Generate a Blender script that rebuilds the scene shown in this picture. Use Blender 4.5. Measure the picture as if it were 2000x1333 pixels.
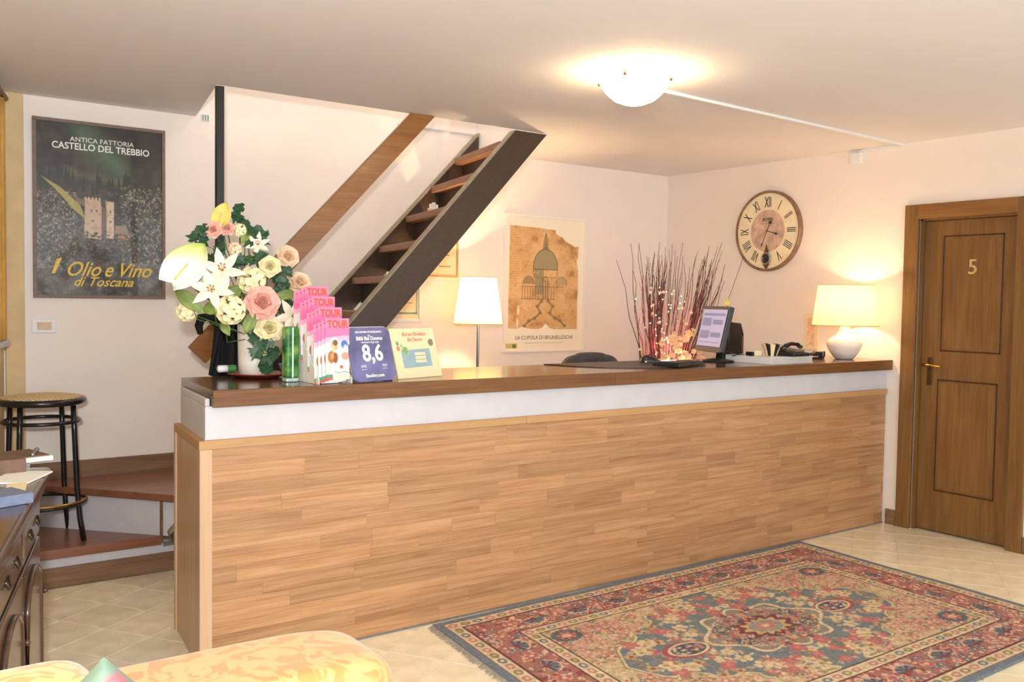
import bpy, bmesh, math, random
import numpy as np
from mathutils import Matrix, Vector, Euler
random.seed(7); RNG = np.random.default_rng(7)
for o in list(bpy.data.objects): bpy.data.objects.remove(o, do_unlink=True)
SC = bpy.context.scene; COL = SC.collection

# ------------------------------------------------------------------ camera
FPX, YAW, PIT, ROLL = 1797.93, math.radians(54.165), math.radians(2.502), math.radians(0.853)
CAM = np.array([0.0, 0.0, 1.458])
cF = np.array([math.cos(YAW)*math.cos(PIT), math.sin(YAW)*math.cos(PIT), -math.sin(PIT)])
_r = np.array([math.sin(YAW), -math.cos(YAW), 0.0]); _u = np.cross(_r, cF)
cR = _r*math.cos(ROLL) + _u*math.sin(ROLL); cU = np.cross(cR, cF)
cd = bpy.data.cameras.new('camera'); cd.sensor_width = 36.0; cd.lens = FPX/2000*36.0
cd.clip_start = 0.05; cd.clip_end = 60
co = bpy.data.objects.new('camera', cd); COL.objects.link(co)
co.matrix_world = Matrix(((cR[0], cU[0], -cF[0], 0), (cR[1], cU[1], -cF[1], 0), (cR[2], cU[2], -cF[2], 1.458), (0, 0, 0, 1)))
SC.camera = co
def at(px, py, ax, val):
    """photo pixel -> point where its ray meets the plane axis=val"""
    d = cF + cR*(px-1000)/FPX - cU*(py-666.5)/FPX
    return CAM + d*((val-CAM[ax])/d[ax])

# ------------------------------------------------------------------ world, flash, exposure
w = bpy.data.worlds.new('world'); SC.world = w; w.use_nodes = True
w.node_tree.nodes['Background'].inputs[0].default_value = (0.86, 0.94, 1.0, 1)
w.node_tree.nodes['Background'].inputs[1].default_value = 1.9
def lamp(name, kind, loc, power, color, size=0.05, target=None):
    l = bpy.data.lights.new(name, kind); l.energy = power; l.color = color
    if kind == 'AREA': l.shape = 'DISK'; l.size = size
    else: l.shadow_soft_size = size
    o = bpy.data.objects.new(name, l); COL.objects.link(o); o.location = loc
    if target is not None:
        o.rotation_euler = (Vector(target)-Vector(loc)).to_track_quat('-Z', 'Y').to_euler()
    return o
lamp('camera_flash', 'AREA', (-0.08, -0.02, 1.68), 62, (0.92, 0.96, 1.0), 0.12, (1.5, 4.2, 2.1))
WARM = (1.0, 0.67, 0.35)
lamp('upstairs_lamp', 'POINT', (2.9, 5.1, 3.95), 15, (1.0, 0.90, 0.74), 0.08)
vs = SC.view_settings
vs.view_transform = 'Standard'; vs.look = 'None'; vs.gamma = 1.0; vs.use_curve_mapping = False
vs.exposure = 0.66

# ------------------------------------------------------------------ materials
def lin(c):
    c = np.asarray(c, float); 
    if c.max() > 1.001: c = c/255.0
    return np.where(c <= 0.04045, c/12.92, ((c+0.055)/1.055)**2.4)
def rgba(c): return tuple(float(x) for x in lin(c)) + (1.0,)
def newmat(name):
    m = bpy.data.materials.new(name); m.use_nodes = True
    nt = m.node_tree; b = nt.nodes['Principled BSDF']
    return m, nt, b
def ramp(nt, stops):
    r = nt.nodes.new('ShaderNodeValToRGB'); e = r.color_ramp.elements
    e[0].position, e[0].color = stops[0][0], rgba(stops[0][1]); e[1].position, e[1].color = stops[-1][0], rgba(stops[-1][1])
    for p, c in stops[1:-1]:
        k = e.new(p); k.color = rgba(c)
    return r
def plain(name, c, rough=0.5, metal=0.0, var=0.06, scale=30, bump=0.0, coat=0.0, spec=0.5, trans=0.0):
    m, nt, b = newmat(name)
    tc = nt.nodes.new('ShaderNodeTexCoord'); n = nt.nodes.new('ShaderNodeTexNoise'); n.inputs['Scale'].default_value = scale; n.inputs['Detail'].default_value = 4
    nt.links.new(tc.outputs['Object'], n.inputs['Vector'])
    c = np.asarray(c, float); c = c/255 if c.max() > 1.001 else c
    r = ramp(nt, [(0.3, np.clip(c*(1-var), 0, 1)), (0.7, np.clip(c*(1+var), 0, 1))])
    nt.links.new(n.outputs['Fac'], r.inputs['Fac']); nt.links.new(r.outputs['Color'], b.inputs['Base Color'])
    b.inputs['Roughness'].default_value = rough; b.inputs['Metallic'].default_value = metal
    b.inputs['Coat Weight'].default_value = coat; b.inputs['Specular IOR Level'].default_value = spec
    b.inputs['Transmission Weight'].default_value = trans
    if bump:
        bp = nt.nodes.new('ShaderNodeBump'); bp.inputs['Strength'].default_value = bump; bp.inputs['Distance'].default_value = 0.002
        nt.links.new(n.outputs['Fac'], bp.inputs['Height']); nt.links.new(bp.outputs['Normal'], b.inputs['Normal'])
    return m
def wood(name, c0, c1, c2, axis=0, rough=0.4, coat=0.0, scale=1.0, per=0.10, stretch=14.0, contrast=1.0):
    """grain runs along axis; each object gets its own offset and tone"""
    m, nt, b = newmat(name); N = nt.nodes; L = nt.links
    tc = N.new('ShaderNodeTexCoord'); oi = N.new('ShaderNodeObjectInfo')
    mul = N.new('ShaderNodeVectorMath'); mul.operation = 'SCALE'; mul.inputs[0].default_value = (17.3, 29.1, 11.7)
    L.new(oi.outputs['Random'], mul.inputs['Scale'])
    add = N.new('ShaderNodeVectorMath'); L.new(tc.outputs['Object'], add.inputs[0]); L.new(mul.outputs[0], add.inputs[1])
    mp = N.new('ShaderNodeMapping'); s = [stretch*scale]*3; s[axis] = 1.2*scale; mp.inputs['Scale'].default_value = s
    L.new(add.outputs[0], mp.inputs['Vector'])
    n1 = N.new('ShaderNodeTexNoise'); n1.inputs['Scale'].default_value = 1.3; n1.inputs['Detail'].default_value = 6; n1.inputs['Roughness'].default_value = 0.62; n1.inputs['Distortion'].default_value = 0.8
    L.new(mp.outputs[0], n1.inputs['Vector'])
    mp2 = N.new('ShaderNodeMapping'); s2 = [stretch*8*scale]*3; s2[axis] = 4*scale; mp2.inputs['Scale'].default_value = s2
    L.new(add.outputs[0], mp2.inputs['Vector'])
    n2 = N.new('ShaderNodeTexNoise'); n2.inputs['Scale'].default_value = 1.0; n2.inputs['Detail'].default_value = 3
    L.new(mp2.outputs[0], n2.inputs['Vector'])
    mx = N.new('ShaderNodeMath'); mx.operation = 'MULTIPLY_ADD'; mx.inputs[1].default_value = 0.35; L.new(n2.outputs['Fac'], mx.inputs[0])
    m65 = N.new('ShaderNodeMath'); m65.operation = 'MULTIPLY'; m65.inputs[1].default_value = 0.65; L.new(n1.outputs['Fac'], m65.inputs[0]); L.new(m65.outputs[0], mx.inputs[2])
    k = 0.24/contrast
    r = ramp(nt, [(0.5-k, c0), (0.5, c1), (0.5+k, c2)]); L.new(mx.outputs[0], r.inputs['Fac'])
    hs = N.new('ShaderNodeHueSaturation'); L.new(r.outputs['Color'], hs.inputs['Color'])
    mr = N.new('ShaderNodeMapRange'); mr.inputs['To Min'].default_value = 1-per; mr.inputs['To Max'].default_value = 1+per; L.new(oi.outputs['Random'], mr.inputs['Value'])
    L.new(mr.outputs[0], hs.inputs['Value']); L.new(hs.outputs[0], b.inputs['Base Color'])
    b.inputs['Roughness'].default_value = rough; b.inputs['Coat Weight'].default_value = coat; b.inputs['Coat Roughness'].default_value = 0.12
    bp = N.new('ShaderNodeBump'); bp.inputs['Strength'].default_value = 0.12; bp.inputs['Distance'].default_value = 0.001
    L.new(n2.outputs['Fac'], bp.inputs['Height']); L.new(bp.outputs['Normal'], b.inputs['Normal'])
    return m
def emit(name, c, s):
    m, nt, b = newmat(name); b.inputs['Base Color'].default_value = rgba(c); b.inputs['Emission Color'].default_value = rgba(c); b.inputs['Emission Strength'].default_value = s
    return m
def shade_mat(name, c, tr=0.6):
    m, nt, b = newmat(name); N = nt.nodes; L = nt.links
    tc = N.new('ShaderNodeTexCoord'); wv = N.new('ShaderNodeTexNoise'); wv.inputs['Scale'].default_value = 160; L.new(tc.outputs['Object'], wv.inputs['Vector'])
    c = np.asarray(c, float)/255
    r = ramp(nt, [(0.3, c*0.96), (0.7, c)]); L.new(wv.outputs['Fac'], r.inputs['Fac'])
    d = N.new('ShaderNodeBsdfDiffuse'); t = N.new('ShaderNodeBsdfTranslucent'); mx = N.new('ShaderNodeMixShader'); mx.inputs[0].default_value = tr
    L.new(r.outputs[0], d.inputs[0]); L.new(r.outputs[0], t.inputs[0]); L.new(d.outputs[0], mx.inputs[1]); L.new(t.outputs[0], mx.inputs[2])
    L.new(mx.outputs[0], N['Material Output'].inputs[0])
    return m
def attr_mat(name, rough=0.6, coat=0.0, bump=0.0, bscale=300):
    m, nt, b = newmat(name); a = nt.nodes.new('ShaderNodeAttribute'); a.attribute_name = 'print'
    nt.links.new(a.outputs['Color'], b.inputs['Base Color']); b.inputs['Roughness'].default_value = rough
    b.inputs['Coat Weight'].default_value = coat; b.inputs['Coat Roughness'].default_value = 0.05
    if bump:
        tc = nt.nodes.new('ShaderNodeTexCoord'); n = nt.nodes.new('ShaderNodeTexNoise'); n.inputs['Scale'].default_value = bscale
        nt.links.new(tc.outputs['Object'], n.inputs['Vector']); bp = nt.nodes.new('ShaderNodeBump'); bp.inputs['Strength'].default_value = bump; bp.inputs['Distance'].default_value = 0.003
        nt.links.new(n.outputs['Fac'], bp.inputs['Height']); nt.links.new(bp.outputs['Normal'], b.inputs['Normal'])
    return m
M = {}
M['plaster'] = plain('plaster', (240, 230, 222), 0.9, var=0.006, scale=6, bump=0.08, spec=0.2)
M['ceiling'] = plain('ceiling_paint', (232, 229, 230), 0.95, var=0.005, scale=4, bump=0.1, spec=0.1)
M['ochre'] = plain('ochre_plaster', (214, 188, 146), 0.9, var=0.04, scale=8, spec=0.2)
M['grout'] = plain('grout', (238, 226, 200), 0.9, var=0.05, scale=40)
M['tile'] = plain('tile_ceramic', (244, 230, 198), 0.30, var=0.05, scale=9, coat=0.15)
M['white'] = plain('white_paint', (206, 203, 206), 0.7, var=0.015, scale=8, spec=0.3)
M['frame_white'] = plain('frame_white', (242, 236, 226), 0.5, var=0.01)
M['oak'] = wood('oak_laminate', (150, 104, 68), (180, 134, 92), (197, 154, 112), 0, 0.42, 0.1, per=0.12, stretch=22, contrast=1.35)
M['oak_side'] = wood('oak_side', (178, 144, 110), (200, 166, 130), (214, 184, 150), 2, 0.4, 0.1)
M['trim'] = wood('beech_trim', (176, 132, 84), (190, 146, 98), (200, 158, 110), 0, 0.45, per=0.06)
M['trim_v'] = wood('beech_trim_v', (196, 160, 124), (208, 172, 136), (216, 184, 150), 2, 0.45, per=0.05)
M['walnut_top'] = wood('walnut_top', (62, 38, 24), (88, 56, 36), (112, 74, 48), 0, 0.22, 0.5, per=0.03)
M['walnut_edge'] = wood('walnut_edge', (84, 50, 20), (114, 72, 32), (134, 90, 44), 0, 0.45, 0.0, per=0.03, contrast=1.2)
M['door'] = wood('door_walnut', (96, 64, 30), (124, 88, 46), (142, 106, 60), 2, 0.42, 0.15, per=0.05)
M['door_dark'] = plain('door_groove', (66, 36, 16), 0.5)
M['stairdark'] = plain('stair_brown', (66, 50, 38), 0.45, var=0.08, scale=60, bump=0.2)
M['stair_edge_lit'] = plain('stair_edge_lit', (150, 138, 118), 0.6, var=0.08)  # paler grey carries the light caught by the stringer tops
M['tread'] = wood('tread_wood', (120, 82, 58), (150, 106, 78), (172, 128, 98), 1, 0.5)
M['rail'] = wood('rail_wood', (104, 64, 26), (136, 88, 42), (156, 108, 56), 0, 0.34, 0.15)
M['step'] = wood('step_wood', (104, 64, 44), (138, 88, 62), (160, 108, 78), 0, 0.35, 0.25)
M['skirt'] = wood('skirt_wood', (96, 68, 48), (128, 94, 68), (150, 114, 86), 0, 0.5)
M['black'] = plain('black_lacquer', (24, 24, 26), 0.25, var=0.05, coat=0.3)
M['blackmetal'] = plain('black_metal', (40, 36, 34), 0.45, var=0.08)
M['blackplastic'] = plain('black_plastic', (30, 30, 32), 0.4, var=0.05)
M['greyplastic'] = plain('grey_plastic', (120, 112, 100), 0.5, var=0.05)
M['cloth'] = plain('black_cloth', (20, 21, 26), 0.85, var=0.2, scale=80)
M['chairgrey'] = plain('chair_leather', (58, 58, 62), 0.5, var=0.08, scale=50)
M['brass'] = plain('brass', (206, 160, 70), 0.25, metal=1.0, var=0.04)
M['gold'] = plain('gilt', (222, 172, 86), 0.38, metal=0.6, var=0.10, scale=20)
M['steel'] = plain('steel', (170, 170, 172), 0.3, metal=1.0, var=0.03)
M['ceramic'] = plain('white_ceramic', (236, 228, 218), 0.35, var=0.02, coat=0.2)
M['red'] = plain('red_plate', (140, 44, 32), 0.35, var=0.06, coat=0.3)
M['paper'] = plain('white_paper', (240, 236, 226), 0.8, var=0.02)
M['cream'] = plain('cream_card', (238, 220, 178), 0.7, var=0.02)
M['plasticw'] = plain('white_plastic', (232, 232, 232), 0.4, var=0.01)
M['shade'] = shade_mat('lamp_shade_cloth', (250, 232, 190), 0.40)
M['print'] = attr_mat('printed_sheet', 0.55)
M['gloss'] = attr_mat('glossy_print', 0.4, 0.5)
M['rug'] = attr_mat('rug_wool', 0.95, bump=0.6, bscale=420)
M['ink'] = plain('dark_ink', (40, 34, 28), 0.7)
M['white_ink'] = plain('white_ink', (240, 238, 232), 0.6, var=0.01)
M['gold_ink'] = plain('gold_ink', (226, 190, 74), 0.5, var=0.05)
M['stem'] = plain('flower_stem', (70, 104, 44), 0.6)
M['ivy'] = plain('ivy_leaf', (44, 78, 50), 0.5, var=0.25, scale=40)
M['leaf'] = plain('broad_leaf', (112, 130, 58), 0.5, var=0.22, scale=14)
M['petal_white'] = plain('petal_white', (246, 238, 214), 0.6, var=0.03)
M['petal_cream'] = plain('petal_cream', (246, 232, 186), 0.6, var=0.05, scale=12)
M['petal_pink'] = plain('petal_pink', (250, 188, 172), 0.6, var=0.06, scale=14)
M['petal_peach'] = plain('petal_peach', (248, 212, 178), 0.6, var=0.06, scale=14)
M['petal_yellow'] = plain('petal_yellow', (226, 206, 112), 0.6, var=0.08, scale=14)
M['stamen'] = plain('stamen', (190, 110, 40), 0.7)
M['twig'] = plain('twig_brown', (88, 50, 42), 0.7, var=0.15)
M['twigpink'] = plain('twig_pink', (206, 96, 96), 0.7, var=0.15)
M['blossom'] = plain('blossom_orange', (250, 196, 150), 0.6, var=0.12, scale=30)
M['fairy'] = emit('fairy_bulb', (255, 214, 190), 14)
M['cabinet'] = wood('dark_cabinet', (48, 30, 22), (74, 50, 38), (98, 70, 54), 2, 0.25, 0.5)
M['sheen'] = wood('cabinet_panel', (84, 66, 52), (106, 86, 70), (124, 104, 86), 2, 0.22, 0.5)

# ------------------------------------------------------------------ mesh builder
WORLD = {}
class MB:
    def __init__(s, mat=None): s.v = []; s.f = []; s.T = mat or Matrix.Identity(4)
    def add(s, vs, fs):
        b = len(s.v); s.v += [tuple(s.T @ Vector(p)) for p in vs]; s.f += [tuple(b+i for i in f) for f in fs]; return s
    def box(s, x0, x1, y0, y1, z0, z1):
        return s.add([(x0,y0,z0),(x1,y0,z0),(x1,y1,z0),(x0,y1,z0),(x0,y0,z1),(x1,y0,z1),(x1,y1,z1),(x0,y1,z1)],
                     [(0,3,2,1),(4,5,6,7),(0,1,5,4),(1,2,6,5),(2,3,7,6),(3,0,4,7)])
    def prism(s, poly, z0, z1, ax=2):
        n = len(poly)
        def P(p, z): return (p[0], p[1], z) if ax == 2 else ((p[0], z, p[1]) if ax == 1 else (z, p[0], p[1]))
        vs = [P(p, z0) for p in poly] + [P(p, z1) for p in poly]
        fs = [tuple(range(n-1, -1, -1)), tuple(range(n, 2*n))] + [(i, (i+1) % n, n+(i+1) % n, n+i) for i in range(n)]
        return s.add(vs, fs)
    def tube(s, path, r, n=8, caps=True, closed=False):
        path = [Vector(p) for p in path]; k = len(path); rs = r if hasattr(r, '__len__') else [r]*k
        vs = []; fs = []; up = None
        for i, p in enumerate(path):
            d = (path[(i+1) % k]-path[i-1]) if closed else (path[min(i+1, k-1)]-path[max(i-1, 0)])
            d.normalize()
            if up is None: up = Vector((0,0,1)) if abs(d.z) < 0.9 else Vector((1,0,0))
            a = d.cross(up).normalized(); b = a.cross(d).normalized(); up = b
            for j in range(n):
                t = 2*math.pi*j/n; vs.append(p + (a*math.cos(t)+b*math.sin(t))*rs[i])
        for i in range(k if closed else k-1):
            for j in range(n):
                i2 = (i+1) % k; fs.append((i*n+j, i*n+(j+1) % n, i2*n+(j+1) % n, i2*n+j))
        if caps and not closed: fs += [tuple(range(n-1, -1, -1)), tuple((k-1)*n+j for j in range(n))]
        return s.add(vs, fs)
    def lathe(s, prof, c=(0,0,0), n=32, cap0=False, cap1=False):
        vs = []; fs = []; k = len(prof)
        for r, z in prof:
            for j in range(n):
                t = 2*math.pi*j/n; vs.append((c[0]+r*math.cos(t), c[1]+r*math.sin(t), c[2]+z))
        for i in range(k-1):
            for j in range(n): fs.append((i*n+j, i*n+(j+1) % n, (i+1)*n+(j+1) % n, (i+1)*n+j))
        if cap0: fs.append(tuple(range(n-1, -1, -1)))
        if cap1: fs.append(tuple((k-1)*n+j for j in range(n)))
        return s.add(vs, fs)
    def ball(s, c, r, n=10, sz=1.0):
        prof = [(r*math.sin(math.pi*i/(n//2+1)), -r*sz*math.cos(math.pi*i/(n//2+1))) for i in range(0, n//2+2)]
        prof[0] = (1e-5, prof[0][1]); prof[-1] = (1e-5, prof[-1][1])
        return s.lathe(prof, c, n)
    def grid(s, pts):
        h = len(pts); w_ = len(pts[0]); vs = [p for row in pts for p in row]
        return s.add(vs, [(i*w_+j, i*w_+j+1, (i+1)*w_+j+1, (i+1)*w_+j) for i in range(h-1) for j in range(w_-1)])
    def build(s, name, mat, parent=None, origin=None, smooth=False, bevel=0.0, seg=2, subsurf=0, solid=0.0):
        me = bpy.data.meshes.new(name); V = np.array(s.v, float)
        if origin is None:
            if parent is None or True:
                lo, hi = V.min(0), V.max(0); origin = (lo+hi)/2
                if parent is None: origin = np.array([origin[0], origin[1], lo[2]])
        origin = np.array(origin, float)
        me.from_pydata([tuple(p) for p in (V-origin)], [], s.f); me.update()
        bm = bmesh.new(); bm.from_mesh(me); bmesh.ops.recalc_face_normals(bm, faces=bm.faces); bm.to_mesh(me); bm.free()
        if smooth:
            for p in me.polygons: p.use_smooth = True
        if mat is not None: me.materials.append(M[mat] if isinstance(mat, str) else mat)
        o = bpy.data.objects.new(name, me); COL.objects.link(o)
        place(o, origin, parent)
        if solid: md = o.modifiers.new('solid', 'SOLIDIFY'); md.thickness = solid; md.offset = 0
        if bevel: md = o.modifiers.new('bevel', 'BEVEL'); md.width = bevel; md.segments = seg; md.limit_method = 'ANGLE'
        if subsurf: md = o.modifiers.new('sub', 'SUBSURF'); md.levels = subsurf; md.render_levels = subsurf
        if smooth and (bevel or solid):
            pass
        return o
def place(o, world, parent):
    WORLD[o] = np.array(world, float)
    if parent is not None:
        o.parent = parent; o.location = tuple(WORLD[o]-WORLD[parent])
    else: o.location = tuple(WORLD[o])
def thing(name, label, cat, loc, group=None):
    o = bpy.data.objects.new(name, None); COL.objects.link(o); o.empty_display_size = 0.1; place(o, loc, None)
    return tag(o, label, cat, group)
def tag(o, label, cat, group=None):
    o['label'] = label; o['category'] = cat
    if group: o['group'] = group
    return o
def struct(o, label, cat):
    o['kind'] = 'structure'; o['label'] = label; o['category'] = cat; return o
def basis(p, X, Y, Z=None):
    X = Vector(X).normalized(); Y = Vector(Y); Y = (Y - X*Y.dot(X)).normalized(); Z = X.cross(Y)
    return Matrix(((X[0],Y[0],Z[0],p[0]),(X[1],Y[1],Z[1],p[1]),(X[2],Y[2],Z[2],p[2]),(0,0,0,1)))
def facing(p, n, roll=0.0):
    n = Vector(n).normalized(); up = Vector((0,0,1)) if abs(n.z) < 0.95 else Vector((0,1,0))
    X = up.cross(n).normalized(); Y = n.cross(X); c, s_ = math.cos(roll), math.sin(roll)
    X2 = X*c+Y*s_; return basis(p, X2, n.cross(X2))
def text(s, size, T, mat, parent, name='lettering', align='CENTER', shear=0.0, sx=1.0, ext=0.0004, bold=0.0):
    cu = bpy.data.curves.new('t', 'FONT'); cu.body = s; cu.size = size; cu.align_x = align; cu.align_y = 'CENTER'; cu.shear = shear; cu.extrude = ext; cu.offset = bold; cu.resolution_u = 3
    ob = bpy.data.objects.new('t', cu); COL.objects.link(ob)
    me = bpy.data.meshes.new_from_object(ob.evaluated_get(bpy.context.evaluated_depsgraph_get()))
    bpy.data.objects.remove(ob); bpy.data.curves.remove(cu)
    mb = MB(T @ Matrix.Scale(sx, 4, (1,0,0))); mb.add([v.co for v in me.vertices], [tuple(p.vertices) for p in me.polygons]); bpy.data.meshes.remove(me)
    return mb.build(name, mat, parent)

# ------------------------------------------------------------------ painted canvases (vertex colours = flat print only)
def fbm(h, w_, cell, seed, octv=4):
    r = np.random.default_rng(seed); out = np.zeros((h, w_)); amp = 1; tot = 0
    for o in range(octv):
        c = max(cell/2**o, 1.0); gh, gw = int(h/c)+2, int(w_/c)+2; g = r.random((gh, gw))
        y = np.arange(h)/c; x = np.arange(w_)/c; yi = y.astype(int); xi = x.astype(int); fy = (y-yi)[:, None]; fx = (x-xi)[None, :]
        fy = fy*fy*(3-2*fy); fx = fx*fx*(3-2*fx)
        a = g[np.ix_(yi, xi)]; b = g[np.ix_(yi, xi+1)]; c2 = g[np.ix_(yi+1, xi)]; d = g[np.ix_(yi+1, xi+1)]
        out += amp*((a*(1-fx)+b*fx)*(1-fy)+(c2*(1-fx)+d*fx)*fy); tot += amp; amp *= 0.55
    return out/tot
class Canvas:
    """x right 0..w, y up 0..h in canvas cells"""
    def __init__(s, w_, h, c): s.w = w_; s.h = h; s.a = np.empty((h, w_, 3)); s.a[:] = np.array(c)/255.0; s.Y, s.X = np.mgrid[0:h, 0:w_].astype(float)
    def put(s, m, c, al=1.0):
        c = np.array(c)/255.0; m = m*al; s.a = s.a*(1-m[..., None]) + c*m[..., None]; return s
    def win(s, x0, x1, y0, y1):
        return slice(max(int(y0), 0), min(int(y1)+2, s.h)), slice(max(int(x0), 0), min(int(x1)+2, s.w))
    def ell(s, cx, cy, rx, ry, c, al=1.0, rot=0.0):
        R = max(rx, ry)+1; ys, xs = s.win(cx-R, cx+R, cy-R, cy+R)
        if ys.stop <= ys.start or xs.stop <= xs.start: return s
        x = s.X[ys, xs]-cx; y = s.Y[ys, xs]-cy; k, q = math.cos(rot), math.sin(rot); u = x*k+y*q; v = -x*q+y*k
        m = np.clip((1-np.sqrt((u/rx)**2+(v/ry)**2))*min(rx, ry)+0.5, 0, 1)*al
        s.a[ys, xs] = s.a[ys, xs]*(1-m[..., None])+np.array(c)/255.0*m[..., None]; return s
    def line(s, pts, t, c, al=1.0):
        for (x0, y0), (x1, y1) in zip(pts[:-1], pts[1:]):
            ys, xs = s.win(min(x0, x1)-t-1, max(x0, x1)+t+1, min(y0, y1)-t-1, max(y0, y1)+t+1)
            if ys.stop <= ys.start or xs.stop <= xs.start: continue
            x = s.X[ys, xs]; y = s.Y[ys, xs]; dx, dy = x1-x0, y1-y0; L2 = dx*dx+dy*dy+1e-9
            k = np.clip(((x-x0)*dx+(y-y0)*dy)/L2, 0, 1); d = np.hypot(x-x0-k*dx, y-y0-k*dy)
            m = np.clip(t/2-d+0.5, 0, 1)*al
            s.a[ys, xs] = s.a[ys, xs]*(1-m[..., None])+np.array(c)/255.0*m[..., None]
        return s
    def poly(s, pts, c, al=1.0):
        inside = np.zeros((s.h, s.w), bool); n = len(pts)
        for i in range(n):
            x0, y0 = pts[i]; x1, y1 = pts[(i+1) % n]
            if y0 == y1: continue
            cr = ((s.Y >= min(y0, y1)) & (s.Y < max(y0, y1))) & (s.X < (x1-x0)*(s.Y-y0)/(y1-y0)+x0); inside ^= cr
        return s.put(inside.astype(float), c, al)
def panel(cv, T, w_, h, mat, name, parent=None, thick=0.0, bend=None):
    """grid mesh w x h metres, local XY from lower left, carrying the canvas colours"""
    H, W_ = cv.h, cv.w; x = np.linspace(0, w_, W_); y = np.linspace(0, h, H); gx, gy = np.meshgrid(x, y); gz = np.zeros_like(gx) if bend is None else bend(gx, gy)
    P = np.stack([gx, gy, gz, np.ones_like(gx)], -1).reshape(-1, 4) @ np.array(T).T; P = P[:, :3]
    org = P.mean(0)
    if parent is None: org = np.array([org[0], org[1], P[:, 2].min()])
    i = np.arange(H*W_).reshape(H, W_); F = np.stack([i[:-1, :-1], i[:-1, 1:], i[1:, 1:], i[1:, :-1]], -1).reshape(-1, 4)
    me = bpy.data.meshes.new(name); me.vertices.add(len(P)); me.vertices.foreach_set('co', (P-org).ravel())
    me.loops.add(F.size); me.loops.foreach_set('vertex_index', F.ravel().astype(np.int32)); me.polygons.add(len(F)); me.polygons.foreach_set('loop_start', np.arange(0, F.size, 4).astype(np.int32))
    me.update(calc_edges=True); me.validate()
    at_ = me.color_attributes.new('print', 'FLOAT_COLOR', 'POINT'); c = np.ones((H*W_, 4), np.float32); c[:, :3] = lin(np.clip(cv.a, 0, 1)).reshape(-1, 3); at_.data.foreach_set('color', c.ravel())
    me.materials.append(M[mat]); o = bpy.data.objects.new(name, me); COL.objects.link(o); place(o, org, parent)
    if thick: md = o.modifiers.new('solid', 'SOLIDIFY'); md.thickness = thick; md.offset = -1
    return o

# ================================================================== THE SETTING
XW, YB = 5.65, 5.60
def zc(x): return 2.5285
def xl(y): return 0.565 + 0.25*(y-5.15)          # left wall line
floor = MB().box(-3, XW+0.6, -2.5, YB+0.2, -0.12, -0.004).build('floor', 'grout'); struct(floor, 'pale cream floor tiles laid diagonally with light joints', 'floor')
# tiles
def clip(poly, region):
    out = poly
    for i in range(len(region)):
        a = np.array(region[i]); b = np.array(region[(i+1) % len(region)]); n = np.array([-(b-a)[1], (b-a)[0]])
        inp = out; out = []
        for j in range(len(inp)):
            p, q = np.array(inp[j]), np.array(inp[(j+1) % len(inp)]); dp, dq = (p-a)@n, (q-a)@n
            if dp >= 0: out.append(tuple(p))
            if (dp >= 0) != (dq >= 0): out.append(tuple(p+(q-p)*dp/(dp-dq)))
        if len(out) < 3: return []
    return out
TS, TA = 0.2525, math.radians(33.2)
tu = np.array([math.cos(TA), math.sin(TA)]); tv = np.array([-tu[1], tu[0]]); TO = np.array([5.574, 3.085])
regA = [(1.00, 0.8), (XW+0.02, 0.8), (XW+0.02, 3.53), (1.2366, 3.53)]
regB = [(xl(0.8)+0.02, 0.8), (1.00, 0.8), (1.36, 4.96), (xl(4.96)+0.02, 4.96)]
tile_me = None
for i in range(-40, 20):
    for j in range(-20, 30):
        c = TO+tu*TS*(i+0.5)+tv*TS*(j+0.5)
        if not (-0.8 < c[0] < XW+0.3 and 0.6 < c[1] < 5.2): continue
        if 2.3 < c[0] < 4.42 and 2.03 < c[1] < 3.25: continue      # wholly under the rug
        g = 0.0034; hs = TS/2-g
        sq = [tuple(c+tu*hs*a+tv*hs*b) for a, b in ((-1,-1),(1,-1),(1,1),(-1,1))]
        for reg in (regA, regB):
            pg = clip(sq, reg)
            if len(pg) < 3: continue
            ar = 0.5*abs(sum(pg[k][0]*pg[(k+1) % len(pg)][1]-pg[(k+1) % len(pg)][0]*pg[k][1] for k in range(len(pg))))
            if ar < 0.003: continue
            if ar > (2*hs)**2*0.999:
                if tile_me is None:
                    mb = MB(); mb.prism([tuple(np.array(p)-c) for p in sq], -0.006, 0.0); o = mb.build('tile', 'tile', None, (0,0,0)); tile_me = o.data
                else: o = bpy.data.objects.new('tile', tile_me); COL.objects.link(o)
                place(o, (c[0], c[1], 0), floor)
            else:
                MB().prism(pg, -0.006, 0.0).build('tile', 'tile', floor, (c[0], c[1], 0))
# ceiling with the stair opening
cm = MB()
def cpiece(poly, t=0.26):
    n = len(poly); vs_ = [(x, y, zc(x)) for x, y in poly]+[(x, y, zc(x)+t) for x, y in poly]
    cm.add(vs_, [tuple(range(n)), tuple(range(2*n-1, n-1, -1))]+[(i, (i+1) % n, n+(i+1) % n, n+i) for i in range(n)])
OY = 4.70
xs_ = [-3, XW+0.15]
for a, b in zip(xs_[:-1], xs_[1:]): cpiece([(a, -2.5), (b, -2.5), (b, OY), (a, OY)])
cpiece([(-3, OY), (1.53, OY), (1.715, YB+0.1), (-3, YB+0.1)])
cpiece([(3.70, OY), (XW+0.15, OY), (XW+0.15, YB+0.1), (3.70, YB+0.1)])
ceil = cm.build('ceiling', 'ceiling'); struct(ceil, 'plain cream ceiling with the stairwell opening', 'ceiling')
wb = MB().box(0.2, XW+0.15, YB, YB+0.15, -0.05, 4.3).build('wall_back', 'plaster'); struct(wb, 'cream plaster back wall with the framed posters', 'wall')
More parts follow.
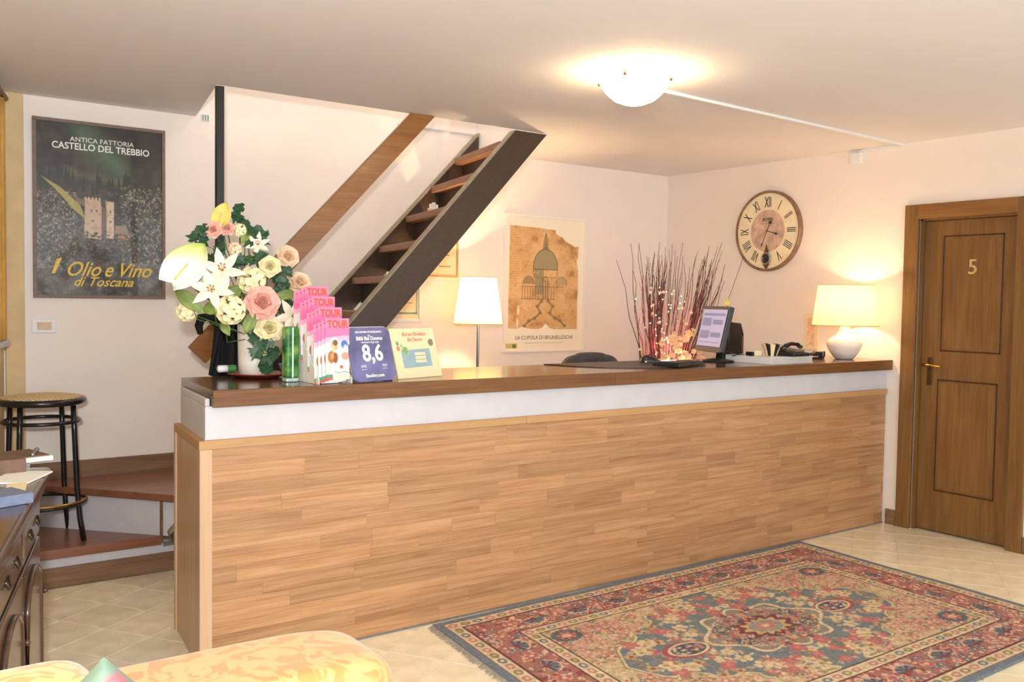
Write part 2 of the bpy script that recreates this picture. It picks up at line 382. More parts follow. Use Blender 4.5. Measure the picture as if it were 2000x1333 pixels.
# upper shaft of the stairwell
MBs = MB(); MBs.box(1.38, 1.52, OY-0.1, YB, zc(1.5)+0.26, 4.3); MBs.box(5.2, 5.35, OY-0.1, YB, 2.9, 4.3); MBs.box(1.38, 5.35, OY-0.24, OY-0.1, 2.95, 4.3); MBs.box(1.38, 5.35, OY-0.24, YB+0.1, 4.3, 4.4)
sh = MBs.build('wall_stairwell', 'plaster'); struct(sh, 'pale walls of the stairwell above the ceiling opening', 'wall')
tr1 = MB().box(3.05, 3.70, YB-0.008, YB+0.01, 2.642, 2.652).build('trim_1', 'white'); struct(tr1, 'thin white ledge along the stairwell wall at ceiling height', 'trim')
# right wall with door opening
DY0, DY1, DZ = 2.700, 3.323, 2.026
mw = MB(); mw.box(XW, XW+0.15, DY1, YB+0.1, -0.05, 2.75); mw.box(XW, XW+0.15, -2.5, DY0, -0.05, 2.75); mw.box(XW, XW+0.15, DY0, DY1, DZ, 2.75)
wr = mw.build('wall_right', 'plaster'); struct(wr, 'cream plaster wall with the numbered door and clock', 'wall')
# left wall, slightly out of square
lw = MB(); a, b = xl(-2.5), xl(YB+0.05); lw.prism([(a, -2.5), (b, YB+0.05), (b-0.2, YB+0.05), (a-0.2, -2.5)], -0.05, 2.60)
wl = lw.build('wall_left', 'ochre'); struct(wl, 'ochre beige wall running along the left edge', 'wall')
b1 = MB().box(XW-0.014, XW, 3.416, 3.495, 0, 0.10).build('baseboard_right', 'skirt', None, bevel=0.002); struct(b1, 'dark wooden baseboard between counter and door casing', 'baseboard')
b2 = MB().box(XW-0.014, XW, 0.5, 2.605, 0, 0.10).build('baseboard_door', 'skirt', None, bevel=0.002); b2.name = 'baseboard_front'; struct(b2, 'dark wooden baseboard to the right of the door', 'baseboard')
b3 = MB().box(0.80, 1.80, YB-0.02, YB, 0.43, 0.525).build('baseboard_back', 'skirt', None, bevel=0.003); struct(b3, 'dark wooden baseboard above the landing steps', 'baseboard')
t2 = MB().box(0.685, 0.778, YB-0.022, YB, 0.43, zc(0)).build('shadow_strip', 'ochre', None, bevel=0.004); struct(t2, 'tan strip standing for a shadow on the wall left of the dark poster', 'trim')  # cast shadow on the wall, built as a tan strip
# door
dbk = MB().box(XW+0.13, XW+0.16, DY0-0.1, DY1+0.1, -0.05, DZ+0.1).build('door_backing', 'door_dark'); dbk.name = 'door_light_block'; struct(dbk, 'unseen dark panel added behind the door to block light', 'wall')  # added out of sight so no light leaks in under the door
dr = thing('door_1', 'brown wooden two-panel door with brass number 5', 'door', (XW, 3.01, 0)); dr['kind'] = 'structure'
XC = XW-0.022
for y0, y1, z0, z1 in ((DY1, DY1+0.094, 0, DZ+0.094), (DY0-0.094, DY0, 0, DZ+0.094), (DY0, DY1, DZ, DZ+0.094)):
    MB().box(XC, XW+0.01, y0, y1, z0, z1).build('casing', wood('casing_h', (106, 70, 32), (138, 94, 46), (158, 114, 60), 1 if z0 > 1 else 2, 0.38, 0.2, per=0.03) if z0 > 1 else 'door', dr, bevel=0.003)
jm = MB(); jm.box(XW+0.01, XW+0.13, DY1-0.014, DY1, 0, DZ); jm.box(XW+0.01, XW+0.13, DY0, DY0+0.012, 0, DZ); jm.box(XW+0.01, XW+0.13, DY0, DY1, DZ-0.012, DZ)
jm.build('jamb', 'door', dr)
XL_ = XW+0.045
leaf = MB().box(XL_, XL_+0.04, DY0+0.014, DY1-0.016, 0.008, DZ-0.014).build('door_leaf', 'door', dr, bevel=0.002)
def dpt(px, py): p = at(px, py, 0, XL_); return p[1], p[2]
for (a, b) in (((1844, 461), (1954, 693)), ((1831, 741), (1940, 980))):
    y1, z1 = dpt(*a); y0, z0 = dpt(*b); z0 = z0
    for gy0, gy1, gz0, gz1 in ((y0, y1, z1-0.009, z1), (y0, y1, z0, z0+0.009), (y0, y0+0.008, z0, z1), (y1-0.008, y1, z0, z1)):
        MB().box(XL_-0.0035, XL_+0.003, gy0, gy1, gz0, gz1).build('panel_molding', 'door_dark', leaf, bevel=0.001)
    MB().box(XL_-0.0025, XL_+0.003, y0+0.022, y1-0.022, z0+0.022, z1-0.022).build('raised_panel', 'door', leaf, bevel=0.002)
RW = lambda p: basis(p, (0,-1,0), (0,0,1))
p5 = at(1901, 523, 0, XL_); n5 = text('5', 0.135, RW((XL_-0.006, p5[1], p5[2])), plain('pale_brass', (222, 190, 124), 0.35, metal=0.25), leaf, 'number', ext=0.004); n5['label'] = 'brass numeral 5'
hp = at(1817, 713, 0, XL_)
hb = MB(); hb.box(XL_-0.008, XL_, hp[1]-0.017, hp[1]+0.017, hp[2]-0.13, hp[2]+0.05); hb.build('escutcheon', plain('dark_brass', (96, 66, 34), 0.4, metal=0.7), leaf, bevel=0.004)
hb = MB(); hb.tube([(XL_-0.006, hp[1], hp[2]), (XL_-0.045, hp[1], hp[2]), (XL_-0.052, hp[1]-0.012, hp[2])], 0.008, 8); hb.tube([(XL_-0.05, hp[1]+0.03, hp[2]+0.002), (XL_-0.054, hp[1]-0.03, hp[2]), (XL_-0.05, hp[1]-0.095, hp[2]-0.004)], [0.009, 0.010, 0.007], 10)
hb.build('handle', 'brass', leaf, smooth=True)

# ================================================================== COUNTER
YC, ZT, ZB = 3.510, 1.100, 1.0365
ct = thing('reception_counter', 'long white counter clad in light oak strips with tan top trim', 'counter', (3.4, 3.7, 0))
SB = 4.06                                                   # back of the counter's end face, which is not quite square
def sxp(y, d=0.0): return 1.085+0.115*(y-YC)+d
MB().prism([(sxp(YC, 0.017), YC+0.012), (XW-0.002, YC+0.012), (XW-0.002, SB), (sxp(SB, 0.017), SB)], 0.0, ZB).build('white_body', 'white', ct, bevel=0.004)
MB().prism([(sxp(YC, 0.017), YC+0.012), (sxp(YC, 0.036), YC+0.012), (sxp(SB, 0.030), SB), (sxp(SB, 0.017), SB)], ZB, 1.066).build('plaster_lip', 'white', ct, bevel=0.004)
MB().prism([(sxp(YC), YC), (sxp(YC, 0.017), YC), (sxp(SB, 0.017), SB+0.01), (sxp(SB), SB+0.01)], 0.006, 0.873).build('side_panel', 'oak_side', ct, bevel=0.001)
MB().box(sxp(SB, -0.008), sxp(SB, 0.018), SB-0.01, SB+0.016, 0.0, 0.907).build('corner_strip', 'trim_v', ct, bevel=0.002)
MB().box(1.077, 1.125, YC-0.005, YC+0.013, 0.004, 0.873).build('corner_strip', 'trim_v', ct, bevel=0.003)
for a, b in ((1.073, 2.62), (2.621, 4.05), (4.051, XW-0.02)): MB().box(a, b, YC-0.010, YC+0.013, 0.873, 0.907).build('top_trim', 'trim', ct, bevel=0.002)
MB().prism([(sxp(YC, -0.010), YC+0.013), (sxp(YC, 0.018), YC+0.013), (sxp(SB, 0.018), SB), (sxp(SB, -0.010), SB)], 0.873, 0.907).build('top_trim', 'trim', ct, bevel=0.002)
MB().box(1.127, XW-0.016, YC-0.002, YC+0.012, 0.0, 0.009).build('base_gap', plain('caulk', (120, 116, 112), 0.8), ct)
rows = 13; rh = (0.873-0.009)/rows; lens = [0.24, 0.32, 0.40, 0.48, 0.58, 0.70]; cache = {}
rp = random.Random(3)
for r_ in range(rows):
    x = 1.125 - rp.uniform(0.02, 0.5); z = 0.009+rh*r_
    while x < XW-0.022:
        Lk = rp.choice(lens); x0, x1 = max(x, 1.125), min(x+Lk, XW-0.022); x += Lk
        if x1-x0 < 0.012: continue
        k = round(x1-x0, 3); c_ = ((x0+x1)/2, YC+0.006, z+rh/2)
        if k in cache: o = bpy.data.objects.new('plank', cache[k]); COL.objects.link(o); place(o, c_, ct)
        else:
            o = MB().box(x0+0.0003, x1-0.0003, YC+rp.uniform(0, 0.0006), YC+0.012, z+0.0003, z+rh-0.0003).build('plank', 'oak', ct, c_); cache[k] = o.data
wt = thing('worktop', 'dark walnut worktop with lighter front edge on the counter', 'worktop', (3.4, 3.8, ZB))
MB().prism([(1.121, 3.494), (XW-0.002, 3.494), (XW-0.002, 4.11), (1.182, 4.11)], ZB, ZT).build('top_board', 'walnut_top', wt, bevel=0.002)
for a, b in ((1.120, 3.17), (3.1705, XW-0.002)): MB().box(a, b, 3.480, 3.494, ZB-0.001, ZT+0.0005).build('front_edge', 'walnut_edge', wt, bevel=0.002)

# ================================================================== STAIRCASE
st = thing('staircase', 'steep dark-stringer wooden staircase rising right into the ceiling', 'staircase', (2.2, 5.1, 0))
YN, YF = 4.715, 5.555
def zn(x): return 1.304+(x-2.274)*1.078
def zf(x): return 1.438+(x-2.534)*1.0425
xb = 1.30; ZH = 2.527
MB().prism([(xb, zn(xb)), (3.405, zn(3.405)), (3.41, ZH), (3.655, ZH), (3.655, zn(3.655)-0.268), (1.44, zn(1.44)-0.268), (xb+0.03, 0.20)], YN, YN+0.045, 1).build('near_stringer', 'stairdark', st, bevel=0.002)
MB().prism([(xb, zn(xb)), (3.395, zn(3.395)), (3.395, zn(3.395)+0.012), (xb, zn(xb)+0.012)], YN-0.002, YN+0.047, 1).build('lit_edge_strip', 'stair_edge_lit', st)  # added pale strip: light on the stringer's top edge put into colour
MB().prism([(1.60, zf(1.60)), (3.69, zf(3.69)), (3.69, zf(3.69)-0.24), (1.85, zf(1.85)-0.24), (1.62, 0.432)], YF, YF+0.04, 1).build('far_stringer', 'stairdark', st)
MB().prism([(1.60, zf(1.60)), (3.69, zf(3.69)), (3.69, zf(3.69)+0.013), (1.60, zf(1.60)+0.013)], YF-0.012, YF+0.042, 1).build('lit_edge_strip', 'stair_edge_lit', st)
tz = [(3.485, 2.455), (3.295, 2.242), (3.097, 2.022), (2.897, 1.808), (2.697, 1.594), (2.500, 1.385), (2.30, 1.17), (2.10, 0.96), (1.90, 0.75)]
for i, (tx, tzz) in enumerate(tz):
    sk = -0.17
    MB().prism([(tx+sk, YN+0.044), (tx, YF), (tx+0.17, YF), (tx+0.15+sk, YN+0.044)], tzz-0.042, tzz).build('tread', 'tread', st, bevel=0.004)
    MB().prism([(tx+0.085+sk, YN+0.045), (tx+0.07, YF), (tx+0.082, YF), (tx+0.097+sk, YN+0.045)], tzz-0.165, tzz-0.042).build('riser', 'stairdark', st)
# handrail board and post
MB().prism([(1.383, 1.200), (1.466, 1.117), (2.797, ZH), (2.640, ZH)], YN-0.045, YN-0.012, 1).build('handrail_board', 'rail', st, bevel=0.003)
MB().box(1.534, 1.570, YN-0.010, YN+0.03, 0.195, ZH).build('post', 'blackmetal', st, bevel=0.002)
# landing steps
MB().prism([(xl(4.97)+0.02, 4.985), (1.34, 4.985), (1.34, 5.58), (xl(5.58)+0.02, 5.58)], 0.0, 0.148).build('landing_base', 'white', st)
MB().box(xl(4.97)+0.015, 1.42, 4.968, 4.987, 0.0, 0.098).build('skirting', 'skirt', st, bevel=0.002)
MB().box(1.34, 1.42, 4.987, 5.06, 0.0, 0.128).build('landing_corner', 'white', st, bevel=0.004)
MB().prism([(xl(4.95)+0.02, 4.952), (1.325, 4.952), (1.36, 5.58), (xl(5.58)+0.02, 5.58)], 0.148, 0.195).build('landing_tread', 'step', st, bevel=0.004)
MB().prism([(0.815, 5.52), (1.345, 4.94), (1.66, 4.79), (1.80, 5.58), (0.815, 5.58)], 0.195, 0.392).build('winder_riser', 'white', st)
MB().prism([(0.79, 5.515), (1.36, 4.82), (1.66, 4.765), (1.80, 5.58), (0.79, 5.58)], 0.392, 0.43).build('winder_tread', 'step', st, bevel=0.004)
MB().prism([(1.318, 4.955), (1.334, 4.955), (1.334, 4.99), (1.318, 5.0)], 0.195, 0.392).build('winder_side', 'skirt', st)
MB().prism([(1.66, 4.77), (1.90, 4.77), (1.90, 5.54), (1.66, 5.54)], 0.43, 0.66).build('riser', 'stairdark', st)

# ================================================================== CEILING LAMP, CONDUIT, WALL BOX
LC = np.array([2.985, 3.19]); LZ = zc(LC[0])
cl = thing('ceiling_lamp', 'glowing white glass bowl lamp fixed to the ceiling', 'lamp', (LC[0], LC[1], LZ-0.19))
prof = [(0.001, -0.150), (0.05, -0.146), (0.095, -0.128), (0.13, -0.098), (0.155, -0.064), (0.169, -0.040)]
mb = MB(); mb.lathe(prof, (LC[0], LC[1], LZ), 40); mb.lathe([(r-0.004, z+0.003) for r, z in prof][::-1], (LC[0], LC[1], LZ), 40)
mb.build('glass_bowl', emit('bowl_glass', (255, 232, 196), 8.0), cl, smooth=True)
MB().lathe([(0.10, -0.022), (0.105, 0.0)], (LC[0], LC[1], LZ), 28, True, True).build('ceiling_plate', 'white', cl)
for k in range(4):
    t = math.radians(32+90*k); p = np.array([LC[0]+0.17*math.cos(t), LC[1]+0.17*math.sin(t)])
    m_ = MB(); m_.tube([(LC[0]+0.09*math.cos(t), LC[1]+0.09*math.sin(t), LZ-0.01), (p[0], p[1], LZ-0.03), (p[0]+0.004*math.cos(t), p[1]+0.004*math.sin(t), LZ-0.052)], 0.003, 6); m_.ball((p[0], p[1], LZ-0.044), 0.008, 8); m_.build('clip', plain('clip_brown', (120, 60, 40), 0.4, metal=0.5), cl)
lamp('ceiling_lamp_bulb', 'POINT', (LC[0], LC[1], LZ-0.045), 20, WARM, 0.03)
def ceil_pt(x, y, d=0.0): return (x, y, zc(x)-d)
cp = MB(); P0, P1 = np.array([3.16, 3.352]), np.array([XW-0.002, 3.460])
dv = (P1-P0)/np.linalg.norm(P1-P0); nv = np.array([-dv[1], dv[0]])*0.012
for a, b in ((P0, P0+dv*0.76), (P0+dv*0.76, P1)):
    vs_ = [ceil_pt(*(q), d) for d in (0, 0.014) for q in (a-nv, b-nv, b+nv, a+nv)]
    cp.add(vs_, [(0,1,2,3),(7,6,5,4),(0,4,5,1),(1,5,6,2),(2,6,7,3),(3,7,4,0)])
cd_ = cp.build('cable_conduit', 'plasticw'); tag(cd_, 'thin white cable conduit crossing the ceiling from lamp to wall', 'conduit')
e1 = MB(); q = P0-LC; ql = np.linalg.norm(q); qd = q/ql; qn = np.array([-qd[1], qd[0]])*0.012
vs_ = [ceil_pt(*(r_), d) for d in (0, 0.014) for r_ in (LC+qd*0.10-qn, P0-qn, P0+qn, LC+qd*0.10+qn)]
e1.add(vs_, [(0,1,2,3),(7,6,5,4),(0,4,5,1),(1,5,6,2),(2,6,7,3),(3,7,4,0)]).build('conduit_elbow', 'plasticw', cd_)
MB().box(XW-0.013, XW, 3.47, 3.83, zc(XW)-0.020, zc(XW)-0.001).build('wall_run', 'plasticw', cd_)
jb = thing('junction_box', 'small white box on the wall just below the ceiling', 'box', (XW-0.02, 3.79, 2.43))
MB().box(XW-0.035, XW, 3.752, 3.832, 2.437, 2.508).build('box_body', 'plasticw', jb, bevel=0.004); MB().box(XW-0.020, XW-0.002, 3.78, 3.80, 2.506, 2.512).build('cable_entry', 'greyplastic', jb)

# ================================================================== CLOCK
ck = np.array([XW, 4.526, 2.0125]); CR_ = 0.303
clk = thing('wall_clock', 'large round wall clock with Roman numerals and small pendulum', 'clock', (XW-0.02, ck[1], ck[2]-CR_))
TC = RW((XW, ck[1], ck[2]))
MB(TC).lathe([(CR_-0.03, 0.0), (CR_, 0.0), (CR_, 0.028), (CR_-0.008, 0.036), (CR_-0.018, 0.034), (CR_-0.020, 0.024)], n=64).build('rim', plain('clock_rim', (132, 100, 78), 0.5, var=0.15, scale=20), clk)
MB(TC).lathe([(0.0001, 0.024), (CR_-0.019, 0.024)], n=64).build('dial', plain('clock_dial', (242, 228, 192), 0.6, var=0.04, scale=10), clk)
cc = Canvas(70, 70, (178, 142, 122)); nz = fbm(70, 70, 16, 5); cc.put(np.clip((nz-0.5)*6, 0, 1), (206, 176, 150), 0.7); cc.put(np.clip((0.42-nz)*8, 0, 1), (150, 116, 100), 0.5)
rr = 0.158
m_ = MB(TC); m_.lathe([(0.0001, 0.0248), (rr, 0.0248)], n=48); m_.build('dial_centre', plain('dial_centre', (204, 172, 152), 0.6, var=0.14, scale=16), clk)
nums = ['XII', 'I', 'II', 'III', 'IIII', 'V', 'VI', 'VII', 'VIII', 'IX', 'X', 'XI']
for k, s_ in enumerate(nums):
    if k == 6: continue
    a = math.radians(90-30*k); T = TC @ Matrix.Translation((0.212*math.cos(a), 0.212*math.sin(a), 0.0252)) @ Matrix.Rotation(a-math.pi/2, 4, 'Z')
    text(s_, 0.112, T, 'ink', clk, 'numeral', sx=0.46, bold=0.0006)
text('ROME', 0.035, TC @ Matrix.Translation((0.0, 0.085, 0.0254)), 'ink', clk, 'dial_name'); MB(TC).box(-0.075, 0.085, 0.055, 0.0565, 0.0250, 0.0254).build('dial_rule', 'ink', clk)
def hand(ang, l, wd, tail, name):
    T = TC @ Matrix.Rotation(ang, 4, 'Z'); h = MB(T); h.prism([(-tail, -wd*0.4), (l*0.72, -wd*0.5), (l*0.80, -wd*1.4), (l, 0), (l*0.80, wd*1.4), (l*0.72, wd*0.5), (-tail, wd*0.4)], 0.030, 0.032)
    if tail > 0.03: h.lathe([(0.0001, 0.030), (0.012, 0.030), (0.012, 0.033), (0.0001, 0.033)], (-tail, 0, 0), 12)
    h.build(name, 'black', clk)
hand(math.radians(-16), 0.105, 0.006, 0.01, 'hour_hand'); hand(math.radians(-114), 0.135, 0.004, 0.068, 'minute_hand')
pn = MB(TC); pn.prism([(0, -0.10), (0.015, -0.15), (0.03, -0.19), (0.022, -0.245), (0.03, -0.25), (0.0, -0.29), (-0.03, -0.25), (-0.022, -0.245), (-0.03, -0.19), (-0.015, -0.15)], 0.030, 0.034)
pb = pn.build('pendulum', plain('antique_brass', (110, 84, 50), 0.4, metal=0.5), clk)
MB(TC).lathe([(0.0001, 0.046), (0.018, 0.043), (0.03, 0.036)], (0, -0.208, 0), 24).build('bob', 'black', clk, smooth=True)
MB(TC).tube([(0.038*math.cos(t), -0.208+0.041*math.sin(t), 0.037) for t in np.linspace(0, 2*math.pi, 24, False)], 0.006, 8, closed=True).build('bob_ring', 'steel', clk, smooth=True)

# ================================================================== PICTURES ON THE BACK WALL
BW = lambda p: basis(p, (1,0,0), (0,0,1))
def framed(x0, x1, z0, z1, name, label, fw, fmat, depth=0.018):
    t = thing(name, label, 'picture', ((x0+x1)/2, YB-0.012, z0))
    for a in ((x0, x1, z0, z0+fw), (x0, x1, z1-fw, z1), (x0, x0+fw, z0+fw, z1-fw), (x1-fw, x1, z0+fw, z1-fw)): MB().box(a[0], a[1], YB-depth, YB, a[2], a[3]).build('frame_side', fmat, t, bevel=0.001)
    return t
# wine poster, left
fx0, fx1, fz0, fz1 = 0.821, 1.516, 1.436, 2.418
pt = framed(fx0, fx1, fz0, fz1, 'framed_poster', 'dark framed landscape poster with gold script on the left', 0.018, plain('poster_frame', (122, 100, 84), 0.5))
W_, H_ = 300, 430; pc = Canvas(W_, H_, (44, 38, 34)); n1 = fbm(H_, W_, 26, 11, 5); n2 = fbm(H_, W_, 7, 12, 3)
X, Y = pc.X/W_, pc.Y/H_
pc.put(np.clip((n1-0.42)*5, 0, 1), (70, 64, 52), 0.8); pc.put(np.clip((n2-0.55)*6, 0, 1)*(Y < 0.62), (120, 112, 96), 0.55)
hill = np.clip(1-np.abs((Y-0.84)-(-0.55)*(X-0.52))/0.17, 0, 1)*np.clip((X-0.18)*6, 0, 1)*np.clip((0.80-X)*6, 0, 1)
pc.put(hill, (86, 116, 84), 0.85); pc.put(np.clip((fbm(H_, W_, 5, 4)-0.5)*5, 0, 1)*hill, (60, 84, 62), 0.6)
pc.put(np.clip(1-np.abs(Y-0.69+0.1*(X-0.5))/0.045, 0, 1)*(X > 0.2)*(X < 0.75), (112, 110, 78), 0.6)
pc.put((Y > 0.80)*(X > 0.74)*1.0, (40, 36, 32), 0.7)
r_ = random.Random(5)
for k in range(30):
    x = r_.uniform(0.02, 0.74)*W_; b = (0.60+r_.uniform(-0.01, 0.05))*H_; hh = r_.uniform(0.06, 0.13)*H_
    pc.poly([(x-4, b), (x-4.5, b+hh*0.4), (x, b+hh), (x+4.5, b+hh*0.4), (x+4, b)], (34, 40, 30))
# olive foliage at both sides
for k in range(1500):
    sd = r_.random() < 0.5; x = (r_.uniform(0.0, 0.30) if sd else r_.uniform(0.66, 1.0))*W_; y = r_.uniform(0.14, 0.60 if sd else 0.66)*H_
    c = r_.choice([(142, 134, 114), (166, 158, 138), (88, 82, 66), (110, 104, 84), (62, 58, 46)]); pc.ell(x, y, r_.uniform(2, 5), r_.uniform(1, 2.5), c, 0.8, r_.uniform(0, 3))
for k in range(500):
    x = r_.uniform(0.2, 0.8)*W_; y = r_.uniform(0.1, 0.33)*H_; pc.ell(x, y, r_.uniform(2, 5), r_.uniform(1, 3), r_.choice([(84, 76, 58), (60, 54, 42), (104, 96, 74)]), 0.7)
pc.poly([(0.36*W_, 0.34*H_), (0.50*W_, 0.33*H_), (0.50*W_, 0.52*H_), (0.49*W_, 0.56*H_), (0.37*W_, 0.57*H_)], (196, 168, 142)); pc.poly([(0.50*W_, 0.34*H_), (0.54*W_, 0.33*H_), (0.54*W_, 0.52*H_), (0.50*W_, 0.53*H_)], (104, 84, 70))
pc.poly([(0.54*W_, 0.34*H_), (0.60*W_, 0.34*H_), (0.60*W_, 0.56*H_), (0.53*W_, 0.56*H_), (0.54*W_, 0.50*H_)], (206, 182, 156)); pc.poly([(0.28*W_, 0.575*H_), (0.37*W_, 0.56*H_), (0.37*W_, 0.52*H_), (0.31*W_, 0.54*H_)], (120, 100, 82))
pc.poly([(0.60*W_, 0.37*H_), (0.72*W_, 0.37*H_), (0.70*W_, 0.42*H_), (0.61*W_, 0.42*H_)], (150, 120, 96)); pc.poly([(0.63*W_, 0.325*H_), (0.69*W_, 0.325*H_), (0.69*W_, 0.36*H_), (0.63*W_, 0.36*H_)], (190, 110, 84))
pc.poly([(0.03*W_, 0.685*H_), (0.16*W_, 0.60*H_), (0.28*W_, 0.50*H_), (0.37*W_, 0.45*H_), (0.33*W_, 0.53*H_), (0.18*W_, 0.625*H_)], (188, 172, 92), 0.85)
for k in range(5): pc.poly([((0.365+0.028*k)*W_, 0.56*H_), ((0.381+0.028*k)*W_, 0.56*H_), ((0.381+0.028*k)*W_, 0.578*H_), ((0.365+0.028*k)*W_, 0.578*H_)], (206, 180, 152))
pc.put(((pc.X > 0.36*W_) & (pc.X < 0.6*W_) & (pc.Y > 0.33*H_) & (pc.Y < 0.57*H_))*np.clip((fbm(H_, W_, 9, 77)-0.45)*3, 0, 1), (150, 120, 98), 0.45)
for x, y in ((0.42, 0.50), (0.46, 0.50), (0.43, 0.44), (0.57, 0.50), (0.57, 0.44)): pc.ell(x*W_, y*H_, 2.0, 3.2, (84, 62, 50), 0.9)
for k in range(160): pc.ell(r_.uniform(0.28, 0.72)*W_, r_.gauss(0.325, 0.022)*H_, r_.uniform(2, 5), r_.uniform(1.5, 3.5), r_.choice([(84, 76, 58), (64, 58, 46), (118, 108, 86)]), 0.85)
pc.put(np.clip((fbm(H_, W_, 60, 91, 2)-0.5)*5, 0, 1)*(pc.Y < 0.2*H_), (150, 150, 146), 0.45)
iw, ih = fx1-fx0-0.036, fz1-fz0-0.036; T0 = BW((fx0+0.018, YB-0.010, fz0+0.018))
panel(pc, T0, iw, ih, 'gloss', 'poster_print', pt)
def pt_text(s_, size, fx, fy, mat, **k): return text(s_, size, T0 @ Matrix.Translation((fx*iw, fy*ih, 0.0015)), mat, pt, 'lettering', **k)
pt_text('ANTICA FATTORIA', 0.037, 0.51, 0.910, 'white_ink', sx=1.05); pt_text('CASTELLO DEL TREBBIO', 0.051, 0.505, 0.868, 'white_ink', sx=0.92, bold=0.0008)
[pt_text(w_, 0.114, fx, 0.150, 'gold_ink', shear=0.45, sx=0.88, bold=0.001) for w_, fx in (('Olio', 0.345), ('e', 0.545), ('Vino', 0.755))]; pt_text('di Toscana', 0.073, 0.51, 0.078, 'gold_ink', shear=0.45, bold=0.0008)
MB(T0).prism([(0.11*iw, 0.125*ih), (0.135*iw, 0.125*ih), (0.19*iw, 0.215*ih), (0.15*iw, 0.21*ih)], 0.001, 0.0018).build('flourish', 'gold_ink', pt)
# dome poster, right: generic domed-church study
gx0, gx1, gz0, gz1 = 3.950, 4.735, 1.071, 2.106
pd = framed(gx0, gx1, gz0, gz1, 'framed_print', 'white framed parchment print of a domed church behind the desk', 0.016, 'frame_white', 0.022)
W_, H_ = 250, 360; dc = Canvas(W_, H_, (248, 238, 214)); n1 = fbm(H_, W_, 30, 21, 5); n2 = fbm(H_, W_, 6, 22, 3)
par = [(0.04, 0.165), (0.05, 0.93), (0.35, 0.925), (0.62, 0.915), (0.63, 0.885), (0.72, 0.86), (0.75, 0.835), (0.88, 0.795), (0.93, 0.80), (0.925, 0.71), (0.91, 0.69), (0.93, 0.60), (0.925, 0.155), (0.62, 0.155), (0.56, 0.165), (0.51, 0.20), (0.46, 0.165), (0.40, 0.155), (0.26, 0.165), (0.22, 0.175), (0.13, 0.16)]
inside = Canvas(W_, H_, (0, 0, 0)).poly([(a*W_, b*H_) for a, b in par], (255, 255, 255)).a[..., 0]
pcx = Canvas(W_, H_, (216, 172, 114)); pcx.put(np.clip((n1-0.45)*4, 0, 1), (230, 192, 136), 0.8); pcx.put(np.clip((0.40-n1)*6, 0, 1), (168, 118, 66), 0.7); pcx.put(np.clip((n2-0.6)*6, 0, 1), (180, 132, 80), 0.4)
dk = (104, 84, 60); bl = (150, 142, 108)
def dl(pts, t=1.3, c=dk, al=0.9): pcx.line([(a*W_, b*H_) for a, b in pts], t, c, al)
dome = [(0.50+0.155*math.cos(t), 0.61+0.155*math.sin(t)**0.9*1.0) for t in np.linspace(0, math.pi, 24)]
pcx.poly([(a*W_, b*H_) for a, b in dome], bl, 0.8); dl(dome, 2.2)
pcx.poly([(0.37*W_, 0.42*H_), (0.48*W_, 0.42*H_), (0.48*W_, 0.62*H_), (0.36*W_, 0.62*H_)], (140, 132, 104), 0.7)
for x in np.linspace(0.37, 0.63, 6): dl([(x, 0.61), (0.5+(x-0.5)*0.35, 0.755)], 0.8, (128, 116, 84), 0.6)
dl([(0.345, 0.61), (0.655, 0.61)], 2); dl([(0.35, 0.61), (0.35, 0.55), (0.65, 0.55), (0.65, 0.61)], 1.3); dl([(0.47, 0.765), (0.475, 0.82), (0.50, 0.885), (0.525, 0.82), (0.53, 0.765)], 2); dl([(0.5, 0.88), (0.5, 0.91)], 1.2)
pcx.poly([(0.475*W_, 0.765*H_), (0.5*W_, 0.87*H_), (0.525*W_, 0.765*H_)], (120, 108, 82), 0.8)
for cx in (0.29, 0.71):
    hd = [(cx+0.07*math.cos(t), 0.50+0.055*math.sin(t)) for t in np.linspace(0, math.pi, 12)]; pcx.poly([(a*W_, b*H_) for a, b in hd], (140, 120, 84) if cx < 0.5 else (170, 158, 116), 0.7); dl(hd)
dl([(0.20, 0.385), (0.62, 0.385)], 1.6); dl([(0.20, 0.48), (0.72, 0.48)], 1.2)
for x in np.linspace(0.21, 0.61, 13): dl([(x, 0.385), (x, 0.48)], 1.3)
for x in (0.47, 0.50, 0.53): dl([(x, 0.39), (x, 0.53)], 2)
dl([(0.46, 0.53), (0.5, 0.56), (0.54, 0.53)], 1.6)
for x in (0.36, 0.40, 0.62): pcx.ell(x*W_, 0.585*H_, 3, 3, (220, 190, 130), 0.8)
for sgn in (-1, 1):
    pc_ = [(0.50+sgn*0.04, 0.37), (0.50+sgn*0.10, 0.33), (0.50+sgn*0.06, 0.28), (0.50+sgn*0.13, 0.24), (0.50+sgn*0.20, 0.22), (0.50+sgn*0.26, 0.18)]
    dl(pc_, 6, (160, 132, 84), 0.7); dl(pc_, 1.4)
    for a, b in pc_: pcx.ell(a*W_, b*H_, 6, 5, (136, 112, 72), 0.6)
for k in range(34):
    y = 0.86-0.018*k; dl([(0.06, y), (0.06+r_.uniform(0.06, 0.11), y)], 0.8, (150, 112, 66), 0.7)
    if 4 < k < 16: dl([(0.20, y), (0.20+r_.uniform(0.04, 0.10), y)], 0.8, (160, 120, 74), 0.6)
    if 5 < k < 12: dl([(0.74, y), (0.74+r_.uniform(0.06, 0.13), y)], 0.8, (160, 120, 74), 0.6)
dc.a = dc.a*(1-inside[..., None])+pcx.a*inside[..., None]
dc.ell(0.165*W_, 0.30*H_, 3.5, 14, (244, 226, 184)); dc.ell(0.155*W_, 0.205*H_, 3.5, 12, (244, 226, 184))
dc.poly([(0.02*W_, 0.012*H_), (0.16*W_, 0.012*H_), (0.16*W_, 0.052*H_), (0.02*W_, 0.052*H_)], (206, 196, 110)); dc.ell(0.12*W_, 0.03*H_, 6, 6, (110, 120, 60))
